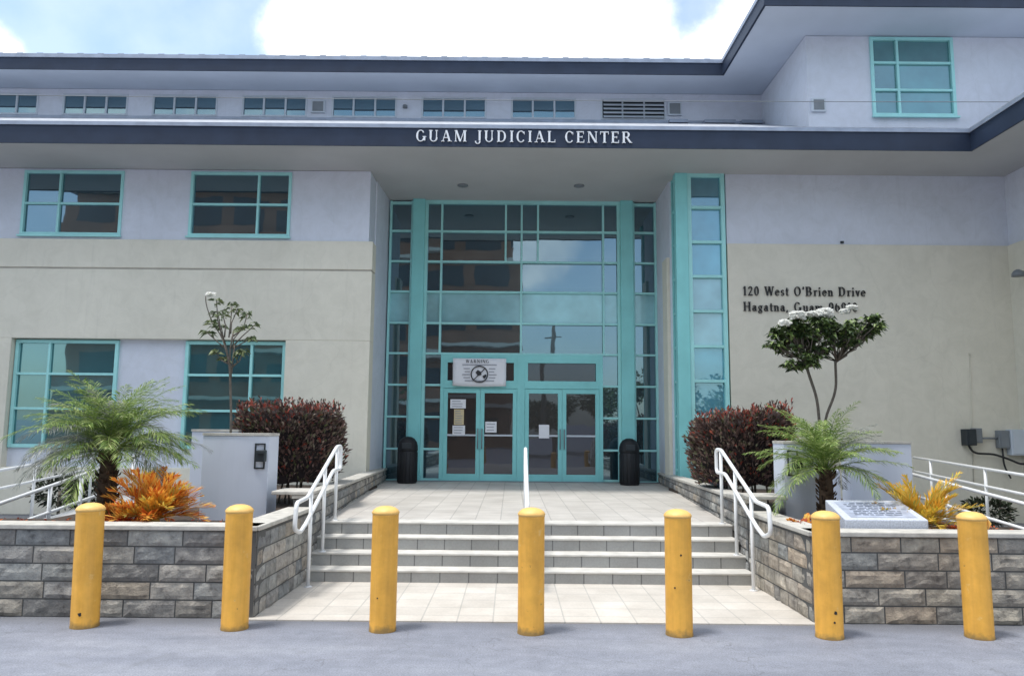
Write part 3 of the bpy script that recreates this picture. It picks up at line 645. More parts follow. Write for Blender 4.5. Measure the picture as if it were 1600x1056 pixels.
    if ch == 'u': V(.15, .16, X, .13, 0, 0); V(.50, .02, X, .13, 0, 0); Hh(.0, .15, X-.03); Hh(.36, .50, X-.03); A(.325, .2, .235, .21, 180, 360, .1); Hh(.5, .64, .03); return .70
    if ch == 'm': V(.15, 0, X, .13, 1, 0); V(.48, 0, .42, .12, 1, 0); V(.82, 0, .42, .12, 1, 0); Hh(.0, .15, X-.03); A(.32, .38, .22, .24, 0, 180, .11); A(.65, .38, .22, .24, 0, 180, .11); return 1.02
    return .40
def lettering(text, x0, x1, z, S, y, dy, mat, parent, gap=.10, space=.5):
    tot = 0; dummy = MB()
    for ch in text: tot += space if ch == ' ' else glyph(ch, dummy, 0, 0, 1, 1, 0, .01)+gap
    wx = (x1-x0)/((tot-gap)*S); x = x0
    for ch in text:
        if ch == ' ': x += space*S*wx; continue
        m_ = MB(); adv = glyph(ch, m_, x, z, S, wx, y, dy); m_.build('letter', mat, parent); x += (adv+gap)*S*wx
t = thing('building_name_sign', (.2, 14.34, 7.32), 'raised pale serif capitals GUAM JUDICIAL CENTER on the navy eave band', 'sign')
lettering('GUAM JUDICIAL CENTER', -1.90, 2.30, 7.325, .225, 14.345, .034, M['letterw'], t, .16, .62)
t = thing('address_sign', (6.1, 15.8, 4.3), "black raised serif letters 120 West O'Brien Drive, Hagatna, Guam 96910 on the cream wall", 'sign')
lettering("120 West O'Brien Drive", 4.83, 7.40, 4.62, .19, 15.835, .034, M['letterb'], t, .10, .55)
lettering('Hagatna, Guam 96910', 4.83, 7.22, 4.29, .19, 15.835, .034, M['letterb'], t, .10, .55)

# ================================================================ STONE WALLS
def block_wall(name, p0, p1, tops, z0, thick, side, mat, label, cap=.045, rh=.155, seed=1, capover=.03, bl=(.26, .52), cap_ends=(0, 0)):
    """split-face blocks laid in courses between p0 and p1; tops = coping height at each end; side = +1/-1 outward normal (rotate dir by -90)"""
    rr = random.Random(seed)
    a, b = Vector((*p0, 0)), Vector((*p1, 0)); Ln = (b-a).length; e = (b-a)/Ln; nrm = Vector((e.y, -e.x, 0))*side
    root = thing(name, (*((a+b)/2).xy, 0), label, 'stone wall')
    m_ = MB()
    nrow = int((max(tops)-z0)/rh)+2
    for r in range(nrow):
        za = z0+r*rh; s = -rr.uniform(0, .3)
        while s < Ln:
            ln = rr.uniform(*bl); s1 = min(s+ln, Ln); s0 = max(s, 0)
            if Ln-s1 < .08: s1 = Ln
            top = tops[0]+(tops[1]-tops[0])*((s0+s1)/2)/Ln - cap
            zb_ = min(za+rh, top)
            if zb_-za > .03 and s1-s0 > .03:
                g_ = .007; nx, nz_ = max(3, int((s1-s0)/.05)), 4
                vs = []; base = rr.uniform(-.006, .008); sx_, sz_ = rr.uniform(-.02, .02), rr.uniform(-.03, .03)
                for j in range(nz_+1):
                    for i in range(nx+1):
                        u = i/nx; v = j/nz_
                        ed = (i in (0, nx)) or (j in (0, nz_))
                        px_ = s0+g_+(s1-s0-2*g_)*u; pz = za+g_+(zb_-za-2*g_)*v
                        d = 0 if ed else .012+base+.6*sx_*(u-.5)+.6*sz_*(v-.5)+.014*(noise.noise(Vector((px_*9+seed*7, pz*14, r*3.1+s0*5))))
                        if not ed: px_ += rr.uniform(-.004, .004); pz += rr.uniform(-.004, .004)
                        w3 = a+e*px_+nrm*d; vs.append((w3.x, w3.y, pz))
                # rim behind
                fs = [(j*(nx+1)+i, j*(nx+1)+i+1, (j+1)*(nx+1)+i+1, (j+1)*(nx+1)+i) for j in range(nz_) for i in range(nx)]
                rim = [i for i in range(nx+1)] + [(j+1)*(nx+1)-1 for j in range(1, nz_+1)] + [nz_*(nx+1)+i for i in range(nx-1, -1, -1)] + [j*(nx+1) for j in range(nz_-1, 0, -1)]
                o = len(vs)
                for k in rim: q_ = Vector(vs[k])-nrm*.03; vs.append(tuple(q_))
                n_ = len(rim)
                fs += [(rim[k], o+k, o+(k+1) % n_, rim[(k+1) % n_]) for k in range(n_)]
                m_.add(vs, fs, 0, False)
            s += ln
    m_.build('blocks', mat, root)
    c = MB(); i1 = a-nrm*.004; j1 = b-nrm*.004; i2 = a-nrm*thick; j2 = b-nrm*thick
    c.prism([i1.xy, j1.xy, j2.xy, i2.xy] if side > 0 else [i1.xy, i2.xy, j2.xy, j1.xy], z0, ([tops[0]-cap-.01, tops[1]-cap-.01, tops[1]-cap-.01, tops[0]-cap-.01] if side > 0 else [tops[0]-cap-.01]*2+[tops[1]-cap-.01]*2))
    c.build('core', M['mortar'], root)
    c = MB(); i1 = a+nrm*capover-e*cap_ends[0]; j1 = b+nrm*capover+e*cap_ends[1]; i2 = a-nrm*(thick+.02)-e*cap_ends[0]; j2 = b-nrm*(thick+.02)+e*cap_ends[1]
    P = [i1.xy, j1.xy, j2.xy, i2.xy]; z_ = [tops[0], tops[1], tops[1], tops[0]]
    if side < 0: P = [i1.xy, i2.xy, j2.xy, j1.xy]; z_ = [tops[0], tops[0], tops[1], tops[1]]
    c.prism(P, [k-cap for k in z_], z_); c.build('coping', M['cap'], root, .008)
    return root
block_wall('stone_wall', (-9.5, 7.48), (-2.405, 7.48), (.85, .85), 0, .25, 1, M['stone'], 'long grey split-face block wall behind the two leftmost yellow bollards', seed=3, bl=(.34, .58), rh=.163, cap_ends=(0, 0))
block_wall('stone_wall', (2.855, 7.48), (9.5, 7.48), (.845, .845), 0, .25, 1, M['stone_warm'], 'long brownish grey block wall below the slanted stone plaque at the right', seed=4, bl=(.34, .58), rh=.163)
block_wall('stone_wall', (-2.41, 7.468), (-2.38, 9.32), (.85, .85), 0, .25, 1, M['stone'], 'low grey stone side wall beside the tiled forecourt, left of the steps', seed=5, bl=(.16, .40))
block_wall('stone_wall', (2.86, 7.468), (2.84, 9.36), (.845, .845), 0, .25, -1, M['stone_warm'], 'low brown-grey stone side wall right of the steps, running back from the corner', seed=6, bl=(.16, .40))
block_wall('stone_wall', (-2.38, 9.36), (-2.875, 17.9), (.985, .89), 0, .22, 1, M['stone'], 'raised grey stone wall flanking the upper landing below the dark red hedge at the left', seed=7, bl=(.18, .36), rh=.125)
block_wall('stone_wall', (2.84, 9.40), (3.40, 17.9), (.975, .845), 0, .22, -1, M['stone'], 'raised grey stone wall flanking the upper landing below the dark red hedge at the right', seed=8, bl=(.18, .36), rh=.125)
for sx, lab, zc in ((-1, 'flat concrete cap slab at the near end of the raised landing wall, left of the steps', .985), (1, 'flat concrete cap slab at the near end of the raised landing wall, right of the steps', .975)):
    xa, xb = (-2.86, -2.36) if sx < 0 else (2.81, 3.32)
    m_ = MB(); m_.prism([(xa, 9.33), (xb, 9.33), (xb, 9.85), (xa, 9.85)], zc+.002, zc+.045); tag(m_.build('cap_slab', M['cap'], None, .01), lab, 'coping')

# ================================================================ PLANTERS AND RAMPS
for (x0, x1) in ((-9.4, -2.66), (3.10, 9.4)):
    g = MB(); g.box(x0, x1, 7.74, 9.55, .0, .66)
    g.box(*((-5.7, -2.7) if x0 < 0 else (3.2, 5.8)), 9.55, 15.8, 0, .64)
    # uneven mulch
    struct(g.build('planter_soil', M['soil']))
for s in (-1, 1):
    g = MB(); xi, xo = (5.95, 7.45) if s > 0 else (-7.5, -6.0)
    g.prism([(xi, 9.56), (xo, 9.56), (xo, 15.8), (xi, 15.8)], -.01, [.12, .12, .5, .5]); struct(g.build('ramp', M['conc']))
def leafball(m_, c, rx, ry, rz, n, ln, wd, up=.3, rr=R, mi=0):
    for _ in range(n):
        d = Vector((rr.gauss(0, 1), rr.gauss(0, 1), rr.gauss(0, 1))).normalized(); k = rr.uniform(.55, 1)
        p = Vector(c)+Vector((d.x*rx, d.y*ry, d.z*rz))*k
        leaf(m_, p, (d+Vector((0, 0, up))+Vector((rr.uniform(-.5, .5), rr.uniform(-.5, .5), rr.uniform(-.5, .5)))).normalized(), ln*rr.uniform(.7, 1.2), wd*rr.uniform(.7, 1.2), rr, mi)
def leaf(m_, p, d, ln, wd, rr=R, mi=0, droop=.15):
    d = Vector(d).normalized(); s = d.cross(Vector((rr.uniform(-1, 1), rr.uniform(-1, 1), rr.uniform(-1, 1)+1.2)))
    if s.length < 1e-3: s = Vector((1, 0, 0))
    s.normalize(); n = s.cross(d)
    a = p; b = p+d*ln*.5; c = p+d*ln-Vector((0, 0, droop*ln))
    m_.add([a, b-s*wd/2+n*wd*.15, b+s*wd/2+n*wd*.15, c, b], [(0, 1, 4), (0, 4, 2), (1, 3, 4), (4, 3, 2)], mi)
# kerb walls of the ramps
for s, lab in ((-1, 'low pale kerb wall carrying the white rails of the left ramp'), (1, 'low pale kerb wall carrying the white rails of the right ramp')):
    g = MB(); x = 5.86*s
    g.prism([(x-.08, 9.56), (x+.08, 9.56), (x+.08, 15.8), (x-.08, 15.8)], 0, [.30, .30, .66, .66]); tag(g.build('kerb_wall', M['monument'], None, .01), lab, 'kerb wall')

# white block wall-ends
def curved_block(name, x0, x1, y0, y1, z0, z1, bulge, label, mat=None, taper=.02):
    n = 10; pts = []
    for i in range(n+1):
        u = i/n; pts.append((x0+(x1-x0)*u, y0-bulge*math.sin(math.pi*u)))
    pts += [(x1, y1), (x0, y1)]
    m_ = MB(); m_.prism(pts, z0, z1-.02)
    cpts = [(p[0]+( -.008 if p[0] < (x0+x1)/2 else .008), p[1]-.008) for p in pts]
    root = thing(name, ((x0+x1)/2, (y0+y1)/2, z0), label, 'concrete pier')
    m_.build('body', mat or M['monument'], root, .008)
    m_ = MB(); m_.prism(cpts, z1-.02, z1+.012); m_.build('top_cap', M['cap'], root)
    return root
curved_block('ramp_pier', -3.80, -2.98, 9.56, 9.95, .3, 1.70, .05, 'tall plain lilac-white concrete pier between the orange plant and the left hedge')
curved_block('ramp_pier', -4.62, -3.95, 11.2, 11.5, .3, 1.74, .0, 'pale concrete pier set back behind the tall pier at the left')
curved_block('ramp_pier', 3.36, 3.80, 9.56, 9.95, .3, 1.66, .04, 'narrow white concrete pier just right of the right hedge')
curved_block('ramp_pier', 4.80, 5.68, 11.0, 11.3, .3, 1.65, .0, 'pale concrete pier behind the right palm fronds')
m_ = MB(); m_.box(3.95, 4.78, 11.3, 11.5, .3, 1.25); tag(m_.build('ramp_wall', M['monument'], None, .01), 'shaded grey-white low wall behind the trunk of the right palm', 'low wall')
def pier_light(x, y, z, label, w=.13, h=.31):
    r = thing('pier_light', (x, y, z), label, 'wall light')
    f = MB(); t_ = .018
    f.box(x-w/2, x-w/2+t_, y-.015, y, z, z+h); f.box(x+w/2-t_, x+w/2, y-.015, y, z, z+h); f.box(x-w/2+t_, x+w/2-t_, y-.014, y, z+h-t_, z+h); f.box(x-w/2+t_, x+w/2-t_, y-.014, y, z, z+t_)
    f.build('mounting_frame', M['dark'], r)
    f = MB(); f.box(x-.02, x+.09, y-.11, y-.016, z+.09, z+.23); f.build('lamp_body', M['dark'], r, .01)
    f = MB(); f.box(x+.0, x+.10, y-.14, y-.108, z+.19, z+.215); f.build('visor', M['dark'], r)
pier_light(-3.08, 9.535, 1.28, 'small dark wall light in a black frame on the tall left pier')
pier_light(3.45, 9.52, 1.25, 'small dark wall light on the narrow white pier half hidden by palm fronds')

# ramp rails
def ramp_rail(name, x0, x1, ya, yb, tza, tzb, lza, lzb, posts, label):
    r = thing(name, ((x0+x1)/2, ya, 0), label, 'handrail', 'white pipe rails along the two ramps')
    def P(u, za, zb): return (x0+(x1-x0)*u, ya+(yb-ya)*u, za+(zb-za)*u)
    m_ = MB(); m_.tube([P(0, tza, tzb), P(1, tza, tzb)], .024, 10); m_.build('top_rail', M['metalw'], r)
    m_ = MB(); m_.tube([P(0, lza, lzb), P(1, lza, lzb)], .022, 10); m_.build('lower_rail', M['metalw'], r)
    for u in posts:
        p = P(u, tza, tzb); m_ = MB(); m_.tube([(p[0], p[1], .3), p], .024, 10); m_.build('post', M['metalw'], r)
ramp_rail('ramp_handrail', 6.02, 5.86, 6.5, 12.5, .76, 1.28, .48, .97, (.08, .38, .68, .98), 'nearer sloping white pipe rail at the right, behind the yellow plant')
ramp_rail('ramp_handrail', 7.20, 7.78, 8.0, 15.0, 1.07, 1.325, .78, 1.06, (.1, .36, .63, .9), 'farther sloping white pipe rail at the right, near the cream wall')
ramp_rail('ramp_handrail', -6.0, -5.86, 6.5, 12.2, .50, 1.33, .27, .93, (.12, .40, .62, .74, .98), 'nearer sloping white pipe rail at the left, behind the feathery palm')
ramp_rail('ramp_handrail', -7.3, -7.75, 8.0, 15.0, .95, 1.30, .68, 1.04, (.1, .36, .63, .9), 'farther sloping white pipe rail at the left, under the building windows')

# stair handrails
def smoothpath(pts, r=.07, n=5):
    pts = [Vector(p) for p in pts]; out_ = [pts[0]]
    for i in range(1, len(pts)-1):
        a, b, c = pts[i-1], pts[i], pts[i+1]; d0 = min(r, (a-b).length*.45); d1 = min(r, (c-b).length*.45)
        p0 = b+(a-b).normalized()*d0; p1 = b+(c-b).normalized()*d1
        for k in range(n+1):
            t_ = k/n; out_.append(p0*(1-t_)**2+b*2*t_*(1-t_)+p1*t_*t_)
    out_.append(pts[-1]); return out_
def stair_rail(X, label):
    r = thing('stair_handrail', (X, 9.5, 0), label, 'handrail')
    loop = [(10.12, 1.545), (8.74, 1.01), (8.30, .99), (8.26, .72), (8.48, .66), (8.72, .73), (9.95, 1.245), (10.36, 1.245), (10.36, 1.545)]
    pts = [(X, (10.12+8.74)/2, (1.545+1.01)/2)] + [(X, y, z) for y, z in loop[1:]] + [(X, 10.12, 1.545)] + [(X, (10.12+8.74)/2, (1.545+1.01)/2)]
    m_ = MB(); m_.tube(smoothpath(pts), .024, 10, cap=False); m_.build('rail_loop', M['metalw'], r)
    for (y, z0, z1) in ((10.14, .6, 1.54), (9.52, .30, 1.31), (8.90, .01, 1.06)):
        m_ = MB(); m_.tube([(X, y, z0), (X, y, z1)], .022, 10); m_.lathe(X, y, [(.045, z0), (.045, z0+.012)], 12); m_.build('post', M['metalw'], r)
stair_rail(-2.27, 'white looped pipe handrail at the left side of the steps')
stair_rail(2.74, 'white looped pipe handrail at the right side of the steps')
r = thing('stair_handrail', (.19, 9.5, 0), 'white pipe handrail seen end-on in the middle of the steps', 'handrail')
pts = [(.19, 9.4, 1.25), (.19, 8.85, 1.0), (.19, 8.6, .98), (.19, 8.6, .78), (.19, 8.85, .76), (.19, 9.9, 1.2), (.19, 10.3, 1.22), (.19, 10.3, 1.53), (.19, 10.1, 1.54), (.19, 9.4, 1.25)]
m_ = MB(); m_.tube(smoothpath(pts), .022, 10, cap=False); m_.build('rail_loop', M['metalw'], r)
for (y, z0, z1) in ((10.14, .6, 1.54), (9.3, .15, 1.22)):
    m_ = MB(); m_.tube([(.19, y, z0), (.19, y, z1)], .022, 10); m_.build('post', M['metalw'], r)

# ================================================================ BOLLARDS
bpos = [(-3.81, 7.15, -1.2, 'bollard with a dark chipped hole near its foot, leftmost of the yellow row', .0), (-2.455, 7.12, -.4, 'yellow bollard in front of the left corner where the stone wall meets the forecourt', 0), (-1.13, 7.10, .0, 'yellow bollard before the left part of the steps', 0), (.19, 7.06, 0, 'yellow bollard in line with the central handrail', 0), (1.50, 7.04, .1, 'yellow bollard before the right part of the steps', 0), (2.81, 7.00, .2, 'yellow bollard in front of the right corner, chipped near its foot and beside the plaque', 0), (4.15, 7.04, -.4, 'yellow bollard with a broken chipped cap edge, rightmost of the row', 0)]
def make_bollard():
    r = thing('bollard', (0, 0, 0), 'x', 'bollard', 'yellow bollards along the road edge')
    m_ = MB(); m_.lathe(0, 0, [(.122, -.03), (.121, .01), (.118, .03), (.118, 1.00), (.119, 1.015)], 40); m_.build('post', M['yellow'], r)
    m_ = MB(); m_.lathe(0, 0, [(.119, 1.0145), (.124, 1.022), (.124, 1.034), (.112, 1.052), (.085, 1.072), (.045, 1.084), (.01, 1.087)], 40); m_.build('cap', M['yellowcap'], r)
    return r
bp = make_bollard(); bps = []
for i, (x, y, tilt, lab, _) in enumerate(bpos):
    if i == 0: o = bp; ch = list(bp.children)
    else:
        o = bp.copy(); C.objects.link(o)
        for c in list(bp.children):
            k = c.copy(); C.objects.link(k); k.parent = o
    o.location = (x, y, 0); o.rotation_euler = (0, rad(tilt), R.uniform(0, 6)*0); o['label'] = lab; bps.append(o)
def chip(par, ang, z, r, dx=0):
    m_ = MB(); n = 9; c = []
    for k in range(n):
        a = 2*math.pi*k/n; rr_ = r*R.uniform(.6, 1.15); u = rr_*math.cos(a)/.1195; c.append((.1205*math.sin(ang+u), -.1205*math.cos(ang+u), z+rr_*math.sin(a)))
    c.append((.1215*math.sin(ang), -.1215*math.cos(ang), z))
    m_.add(c, [(k, (k+1) % n, n) for k in range(n)])
    me_o = m_.build('paint_chip', M['cable'] if r > .012 else M['soil'], par)
for b_ in bps: ORG[b_] = Vector((0, 0, 0))
chip(bps[0], .12, .13, .02); chip(bps[5], .1, .23, .018); chip(bps[5], .0, .15, .011); chip(bps[4], .0, .70, .01); chip(bps[4], -.5, .42, .01); chip(bps[2], -.3, .3, .008)
# broken flake on the last cap
m_ = MB(); m_.add([(.10, -.07, .93), (.15, -.04, .99), (.13, -.02, 1.03), (.10, -.05, 1.04), (.12, -.09, .99)], [(0, 4, 1), (1, 4, 2), (2, 4, 3), (3, 4, 0), (0, 1, 2, 3)]); m_.build('cap_flake', M['yellowcap'], bps[6])

# ================================================================ BINS
def bin_(x, label):
    r = thing('litter_bin', (x, 17.2, .6), label, 'litter bin')
    m_ = MB(); m_.lathe(x, 17.2, [(.20, .60), (.215, .63), (.215, 1.30), (.208, 1.31)], 28); m_.build('bin_body', M['black'], r)
    m_ = MB(); m_.lathe(x, 17.2, [(.222, 1.305), (.225, 1.33), (.222, 1.42), (.20, 1.50), (.15, 1.57), (.08, 1.61), (.01, 1.62)], 28); m_.build('dome_lid', M['black'], r)
    m_ = MB(); m_.box(x-.10, x+.10, 16.965, 17.03, 1.36, 1.48); m_.build('flap', M['dark'], r, .01)
    m_ = MB()
    for k in range(16):
        a = 2*math.pi*k/16; m_.tube([(x+.217*math.cos(a), 17.2+.217*math.sin(a), .64), (x+.217*math.cos(a), 17.2+.217*math.sin(a), 1.28)], .008, 5)
    m_.build('rib', M['black'], r)
bin_(-2.29, 'black domed litter bin against the left entrance column'); bin_(2.62, 'black domed litter bin against the right entrance column')

# ================================================================ NOTICES ON THE DOORS
def sheet(name, x0, x1, z0, z1, y, mat, label, lines=4, cat='notice'):
    r = thing(name, ((x0+x1)/2, y, z0), label, cat)
    m_ = MB(); m_.box(x0, x1, y, y+.004, z0, z1); m_.build('sheet', mat, r)
    m_ = MB()
    for k in range(lines):
        z = z1-(z1-z0)*(k+.8)/(lines+.6); a = x0+(x1-x0)*.12; b = x1-(x1-x0)*R.uniform(.12, .35); m_.box(a, b, y-.002, y-.0005, z-.008, z+.008)
    m_.build('text_lines', M['inksoft'], r)
yp = YF-.035
sheet('paper_notice', -1.42, -1.06, 2.27, 2.48, YF-.026, M['paper'], 'white landscape notice at the top of the leftmost door', 3)
sheet('paper_notice', -1.33, -1.10, 1.89, 2.25, YF-.026, M['paperold'], 'yellowed upright notice between two white sheets on the leftmost door', 6)
sheet('paper_notice', -1.36, -1.07, 1.66, 1.875, YF-.026, M['paper'], 'white sheet at the bottom of the three on the leftmost door', 3)
sheet('paper_notice', -.60, -.34, 1.72, 1.97, YF-.026, M['paper'], 'small white notice on the second door from the left', 3)
sheet('paper_notice', .64, .88, 1.60, 1.91, YF-.032, M['paper'], 'white curled sheet on the third door from the left', 0)
r = thing('warning_banner', (-.76, 17.85, 2.8), 'white warning banner with a barred circle over the left doors', 'banner')
BX0, BX1, BZ0, BZ1, BY = -1.37, -.13, 2.79, 3.43, 17.84
m_ = MB(); n = 16; vs = []
for j in range(7):
    for i in range(n+1):
        u, v = i/n, j/6; vs.append((BX0+(BX1-BX0)*u, BY-.012*math.sin(u*9+v*2)*(1-v)-.0, BZ0+(BZ1-BZ0)*v-.018*math.sin(math.pi*u)*(1-v)))
fs = [(j*(n+1)+i, j*(n+1)+i+1, (j+1)*(n+1)+i+1, (j+1)*(n+1)+i) for j in range(6) for i in range(n)]
m_.add(vs, fs, 0, True); o = m_.build('banner_cloth', M['paper'], r)
sm = o.modifiers.new('thick', 'SOLIDIFY'); sm.thickness = .003; sm.offset = 1
m_ = MB()
for k, z in enumerate((3.28, 3.19, 3.12, 3.05, 2.98, 2.91)):
    a = .40-.03*(k % 3)
    m_.box(-.75-a, -.75-.22 if 0 < k < 5 else -.75+a, BY-.022, BY-.018, z-.009, z+.009)
    if 0 < k < 5: m_.box(-.75+.22, -.75+a, BY-.022, BY-.018, z-.009, z+.009)
m_.build('text_lines', M['inksoft'], r)
m_ = MB()
for k in range(28):
    a0, a1 = 2*math.pi*k/28, 2*math.pi*(k+1)/28
    m_.vprism([(-.75+.205*math.cos(a0), 3.06+.20*math.sin(a0)), (-.75+.205*math.cos(a1), 3.06+.20*math.sin(a1)), (-.75+.178*math.cos(a1), 3.06+.174*math.sin(a1)), (-.75+.178*math.cos(a0), 3.06+.174*math.sin(a0))], BY-.030, BY-.024)
m_.vprism([(-.885, 2.94), (-.87, 2.925), (-.62, 3.18), (-.635, 3.195)], BY-.034, BY-.031)
m_.vprism([(-.84, 3.10), (-.79, 3.16), (-.72, 3.12), (-.70, 3.05), (-.78, 3.02)], BY-.028, BY-.024)
m_.vprism([(-.68, 3.02), (-.60, 3.06), (-.58, 3.02), (-.64, 2.95)], BY-.028, BY-.024)
m_.build('barred_circle', M['ink'], r)
x = -1.07
for ch in 'WARNING': 
    m_ = MB(); adv = glyph(ch, m_, x, 3.325, .075, .95, BY-.022, .006); m_.build('letter', M['ink'], r); x += (adv+.12)*.075*.95*1.05

# ================================================================ UTILITY BOXES ON THE RIGHT WALL
def ubox(x0, x1, z0, z1, d, label, mat=M['grey'], y=15.87):
    r = thing('utility_box', ((x0+x1)/2, y, z0), label, 'utility box')
    m_ = MB(); m_.box(x0, x1, y-d, y, z0, z1); m_.build('housing', mat, r, .012)
    m_ = MB(); m_.box(x0+.03, x1-.03, y-d-.012, y-d, z0+.03, z1-.03); m_.build('cover', mat, r, .006)
ubox(9.22, 9.42, 1.55, 1.88, .22, 'dark grey utility box at the left end of the wall conduit', M['dark'])
ubox(9.42, 9.60, 1.60, 1.90, .12, 'light grey junction box beside the dark utility box', M['grey'])
ubox(9.92, 10.14, 1.50, 1.86, .14, 'small grey meter box in the middle of the wall conduit', M['grey'])
ubox(10.14, 10.44, 1.36, 1.88, .18, 'larger pale grey meter cabinet in the corner of the cream wall', M['pale'])
r = thing('cable_run', (9.8, 15.8, 1), 'black cables sagging between the grey boxes on the cream wall', 'cable')
m_ = MB(); m_.tube(smoothpath([(9.30, 15.75, 1.56), (9.34, 15.74, 1.45), (9.45, 15.74, 1.39), (9.8, 15.74, 1.38), (10.1, 15.74, 1.28), (10.3, 15.7, 1.18), (10.42, 15.5, 1.22)], .1), .022, 8); m_.build('power_cable', M['cable'], r)
m_ = MB(); m_.tube([(9.6, 15.8, 1.70), (9.92, 15.8, 1.70)], .02, 8); m_.build('conduit', M['grey'], r)
m_ = MB(); m_.tube(smoothpath([(10.0, 15.78, 1.52), (10.0, 15.76, 1.15), (10.12, 15.76, .90)], .1), .018, 8); m_.build('drop_cable', M['cable'], r)
m_ = MB(); m_.tube([(9.42, 15.86, .8), (9.50, 15.855, 3.4)], .010, 6); m_.lathe(9.50, 15.85, [(.02, 3.4), (.02, 3.45)], 8); tag(m_.build('wall_conduit', M['cream']), 'thin vertical conduit running up the cream wall above the utility boxes', 'conduit')
r = thing('dome_lamp', (10.4, 15.3, 4.95), 'small grey dome lamp on the side wall at the right edge', 'lamp')
m_ = MB(); m_.tube([(10.45, 15.3, 5.05), (10.3, 15.3, 5.06)], .02, 8); m_.build('arm', M['grey'], r)
m_ = MB(); m_.lathe(10.25, 15.3, [(.12, 4.96), (.115, 5.02), (.08, 5.07), (.03, 5.10)], 18); m_.build('lamp_shade', M['grey'], r)
# overhead wire
m_ = MB(); m_.tube([(-20+40*i/24, 13.2, 7.62+.16*((i/12-1)**2)+.08*(i/24)) for i in range(25)], .007, 5); tag(m_.build('overhead_wire', M['grey']), 'thin grey overhead wire stretched across the facade in front of the clerestory windows', 'wire')

# ================================================================ PLAQUE
r = thing('plaque_stone', (3.75, 8.1, .76), 'slanted pale granite plaque block on the right wall, engraved with lines', 'plaque')
m_ = MB(); P0 = [(3.33, 7.80, .74), (4.16, 7.80, .74), (4.20, 8.45, .74), (3.40, 8.45, .74), (3.33, 7.80, .925), (4.16, 7.80, .925), (4.20, 8.45, 1.06), (3.40, 8.45, 1.06)]
m_.add(P0, [(0, 3, 2, 1), (4, 5, 6, 7), (0, 1, 5, 4), (1, 2, 6, 5), (2, 3, 7, 6), (3, 0, 4, 7)]); m_.build('stone_body', M['granite'], r, .01)
m_ = MB(); 
def pt(u, v, h=.006): return (3.33+.83*u+.055*v, 7.80+.65*v, .925+.135*v+h)
m_.add([pt(.10, .10, .003), pt(.90, .10, .003), pt(.90, .88, .003), pt(.10, .88, .003)], [(0, 1, 2, 3)]); m_.build('plate', M['plate'], r)
m_ = MB()
for k in range(8):
    v = .20+k*.085; a = .18+R.uniform(0, .12); b = .82-R.uniform(0, .15); n = 9; u = a
    while u < b:
        u1 = min(b, u+R.uniform(.04, .10)); m_.add([pt(u, v), pt(u1, v), pt(u1, v+.035), pt(u, v+.035)], [(0, 1, 2, 3)]); u = u1+.02
m_.build('engraved_lines', M['engr'], r)

# ================================================================ PLANTS
def frond(m_, base, az, el0, ln, curve, leaflet, nl, wd, rr, stem_r=.006, mi=0, stem_mi=1, spread=55, droopl=.5, jit=.15, flat=.3):
    pts = []; p = Vector(base); el = el0; ns = 10
    for i in range(ns+1):
        pts.append(p.copy()); d = Vector((math.cos(az)*math.cos(el), math.sin(az)*math.cos(el), math.sin(el))); p = p+d*ln/ns; el -= curve/ns
        az += rr.uniform(-.02, .02)
    m_.tube(pts, [stem_r*(1-.75*i/ns) for i in range(ns+1)], 4, stem_mi, cap=False)
    for k in range(nl):
        t_ = .14+.86*k/(nl-1); f = t_*ns; i = min(int(f), ns-1); q = pts[i].lerp(pts[i+1], f-i); d = (pts[i+1]-pts[i]).normalized()
        side = d.cross(Vector((0, 0, 1)));
        if side.length < .05: side = Vector((1, 0, 0))
        side.normalize(); upv = side.cross(d)
        L_ = leaflet*(math.sin(math.pi*min(1, .18+.82*t_))**.6+.12)*rr.uniform(.8, 1.1)
        for s in (-1, 1):
            a = rad(spread*(1-.35*t_))*rr.uniform(.8, 1.15)
            dl = (d*math.cos(a)+side*s*math.sin(a)+upv*flat*rr.uniform(-.2, 1)+Vector((rr.uniform(-jit, jit), rr.uniform(-jit, jit), rr.uniform(-jit, jit)))).normalized()
            w3 = dl.cross(upv+Vector((rr.uniform(-.4, .4), rr.uniform(-.4, .4), 0))); w3 = (w3.normalized() if w3.length > .01 else side)*wd/2
            b = q+dl*L_*.55-Vector((0, 0, droopl*L_*.12)); c = q+dl*L_*.95-Vector((0, 0, droopl*L_*.5))
            m_.add([q, b-w3, b+w3, c], [(0, 1, 2), (1, 3, 2)], mi)
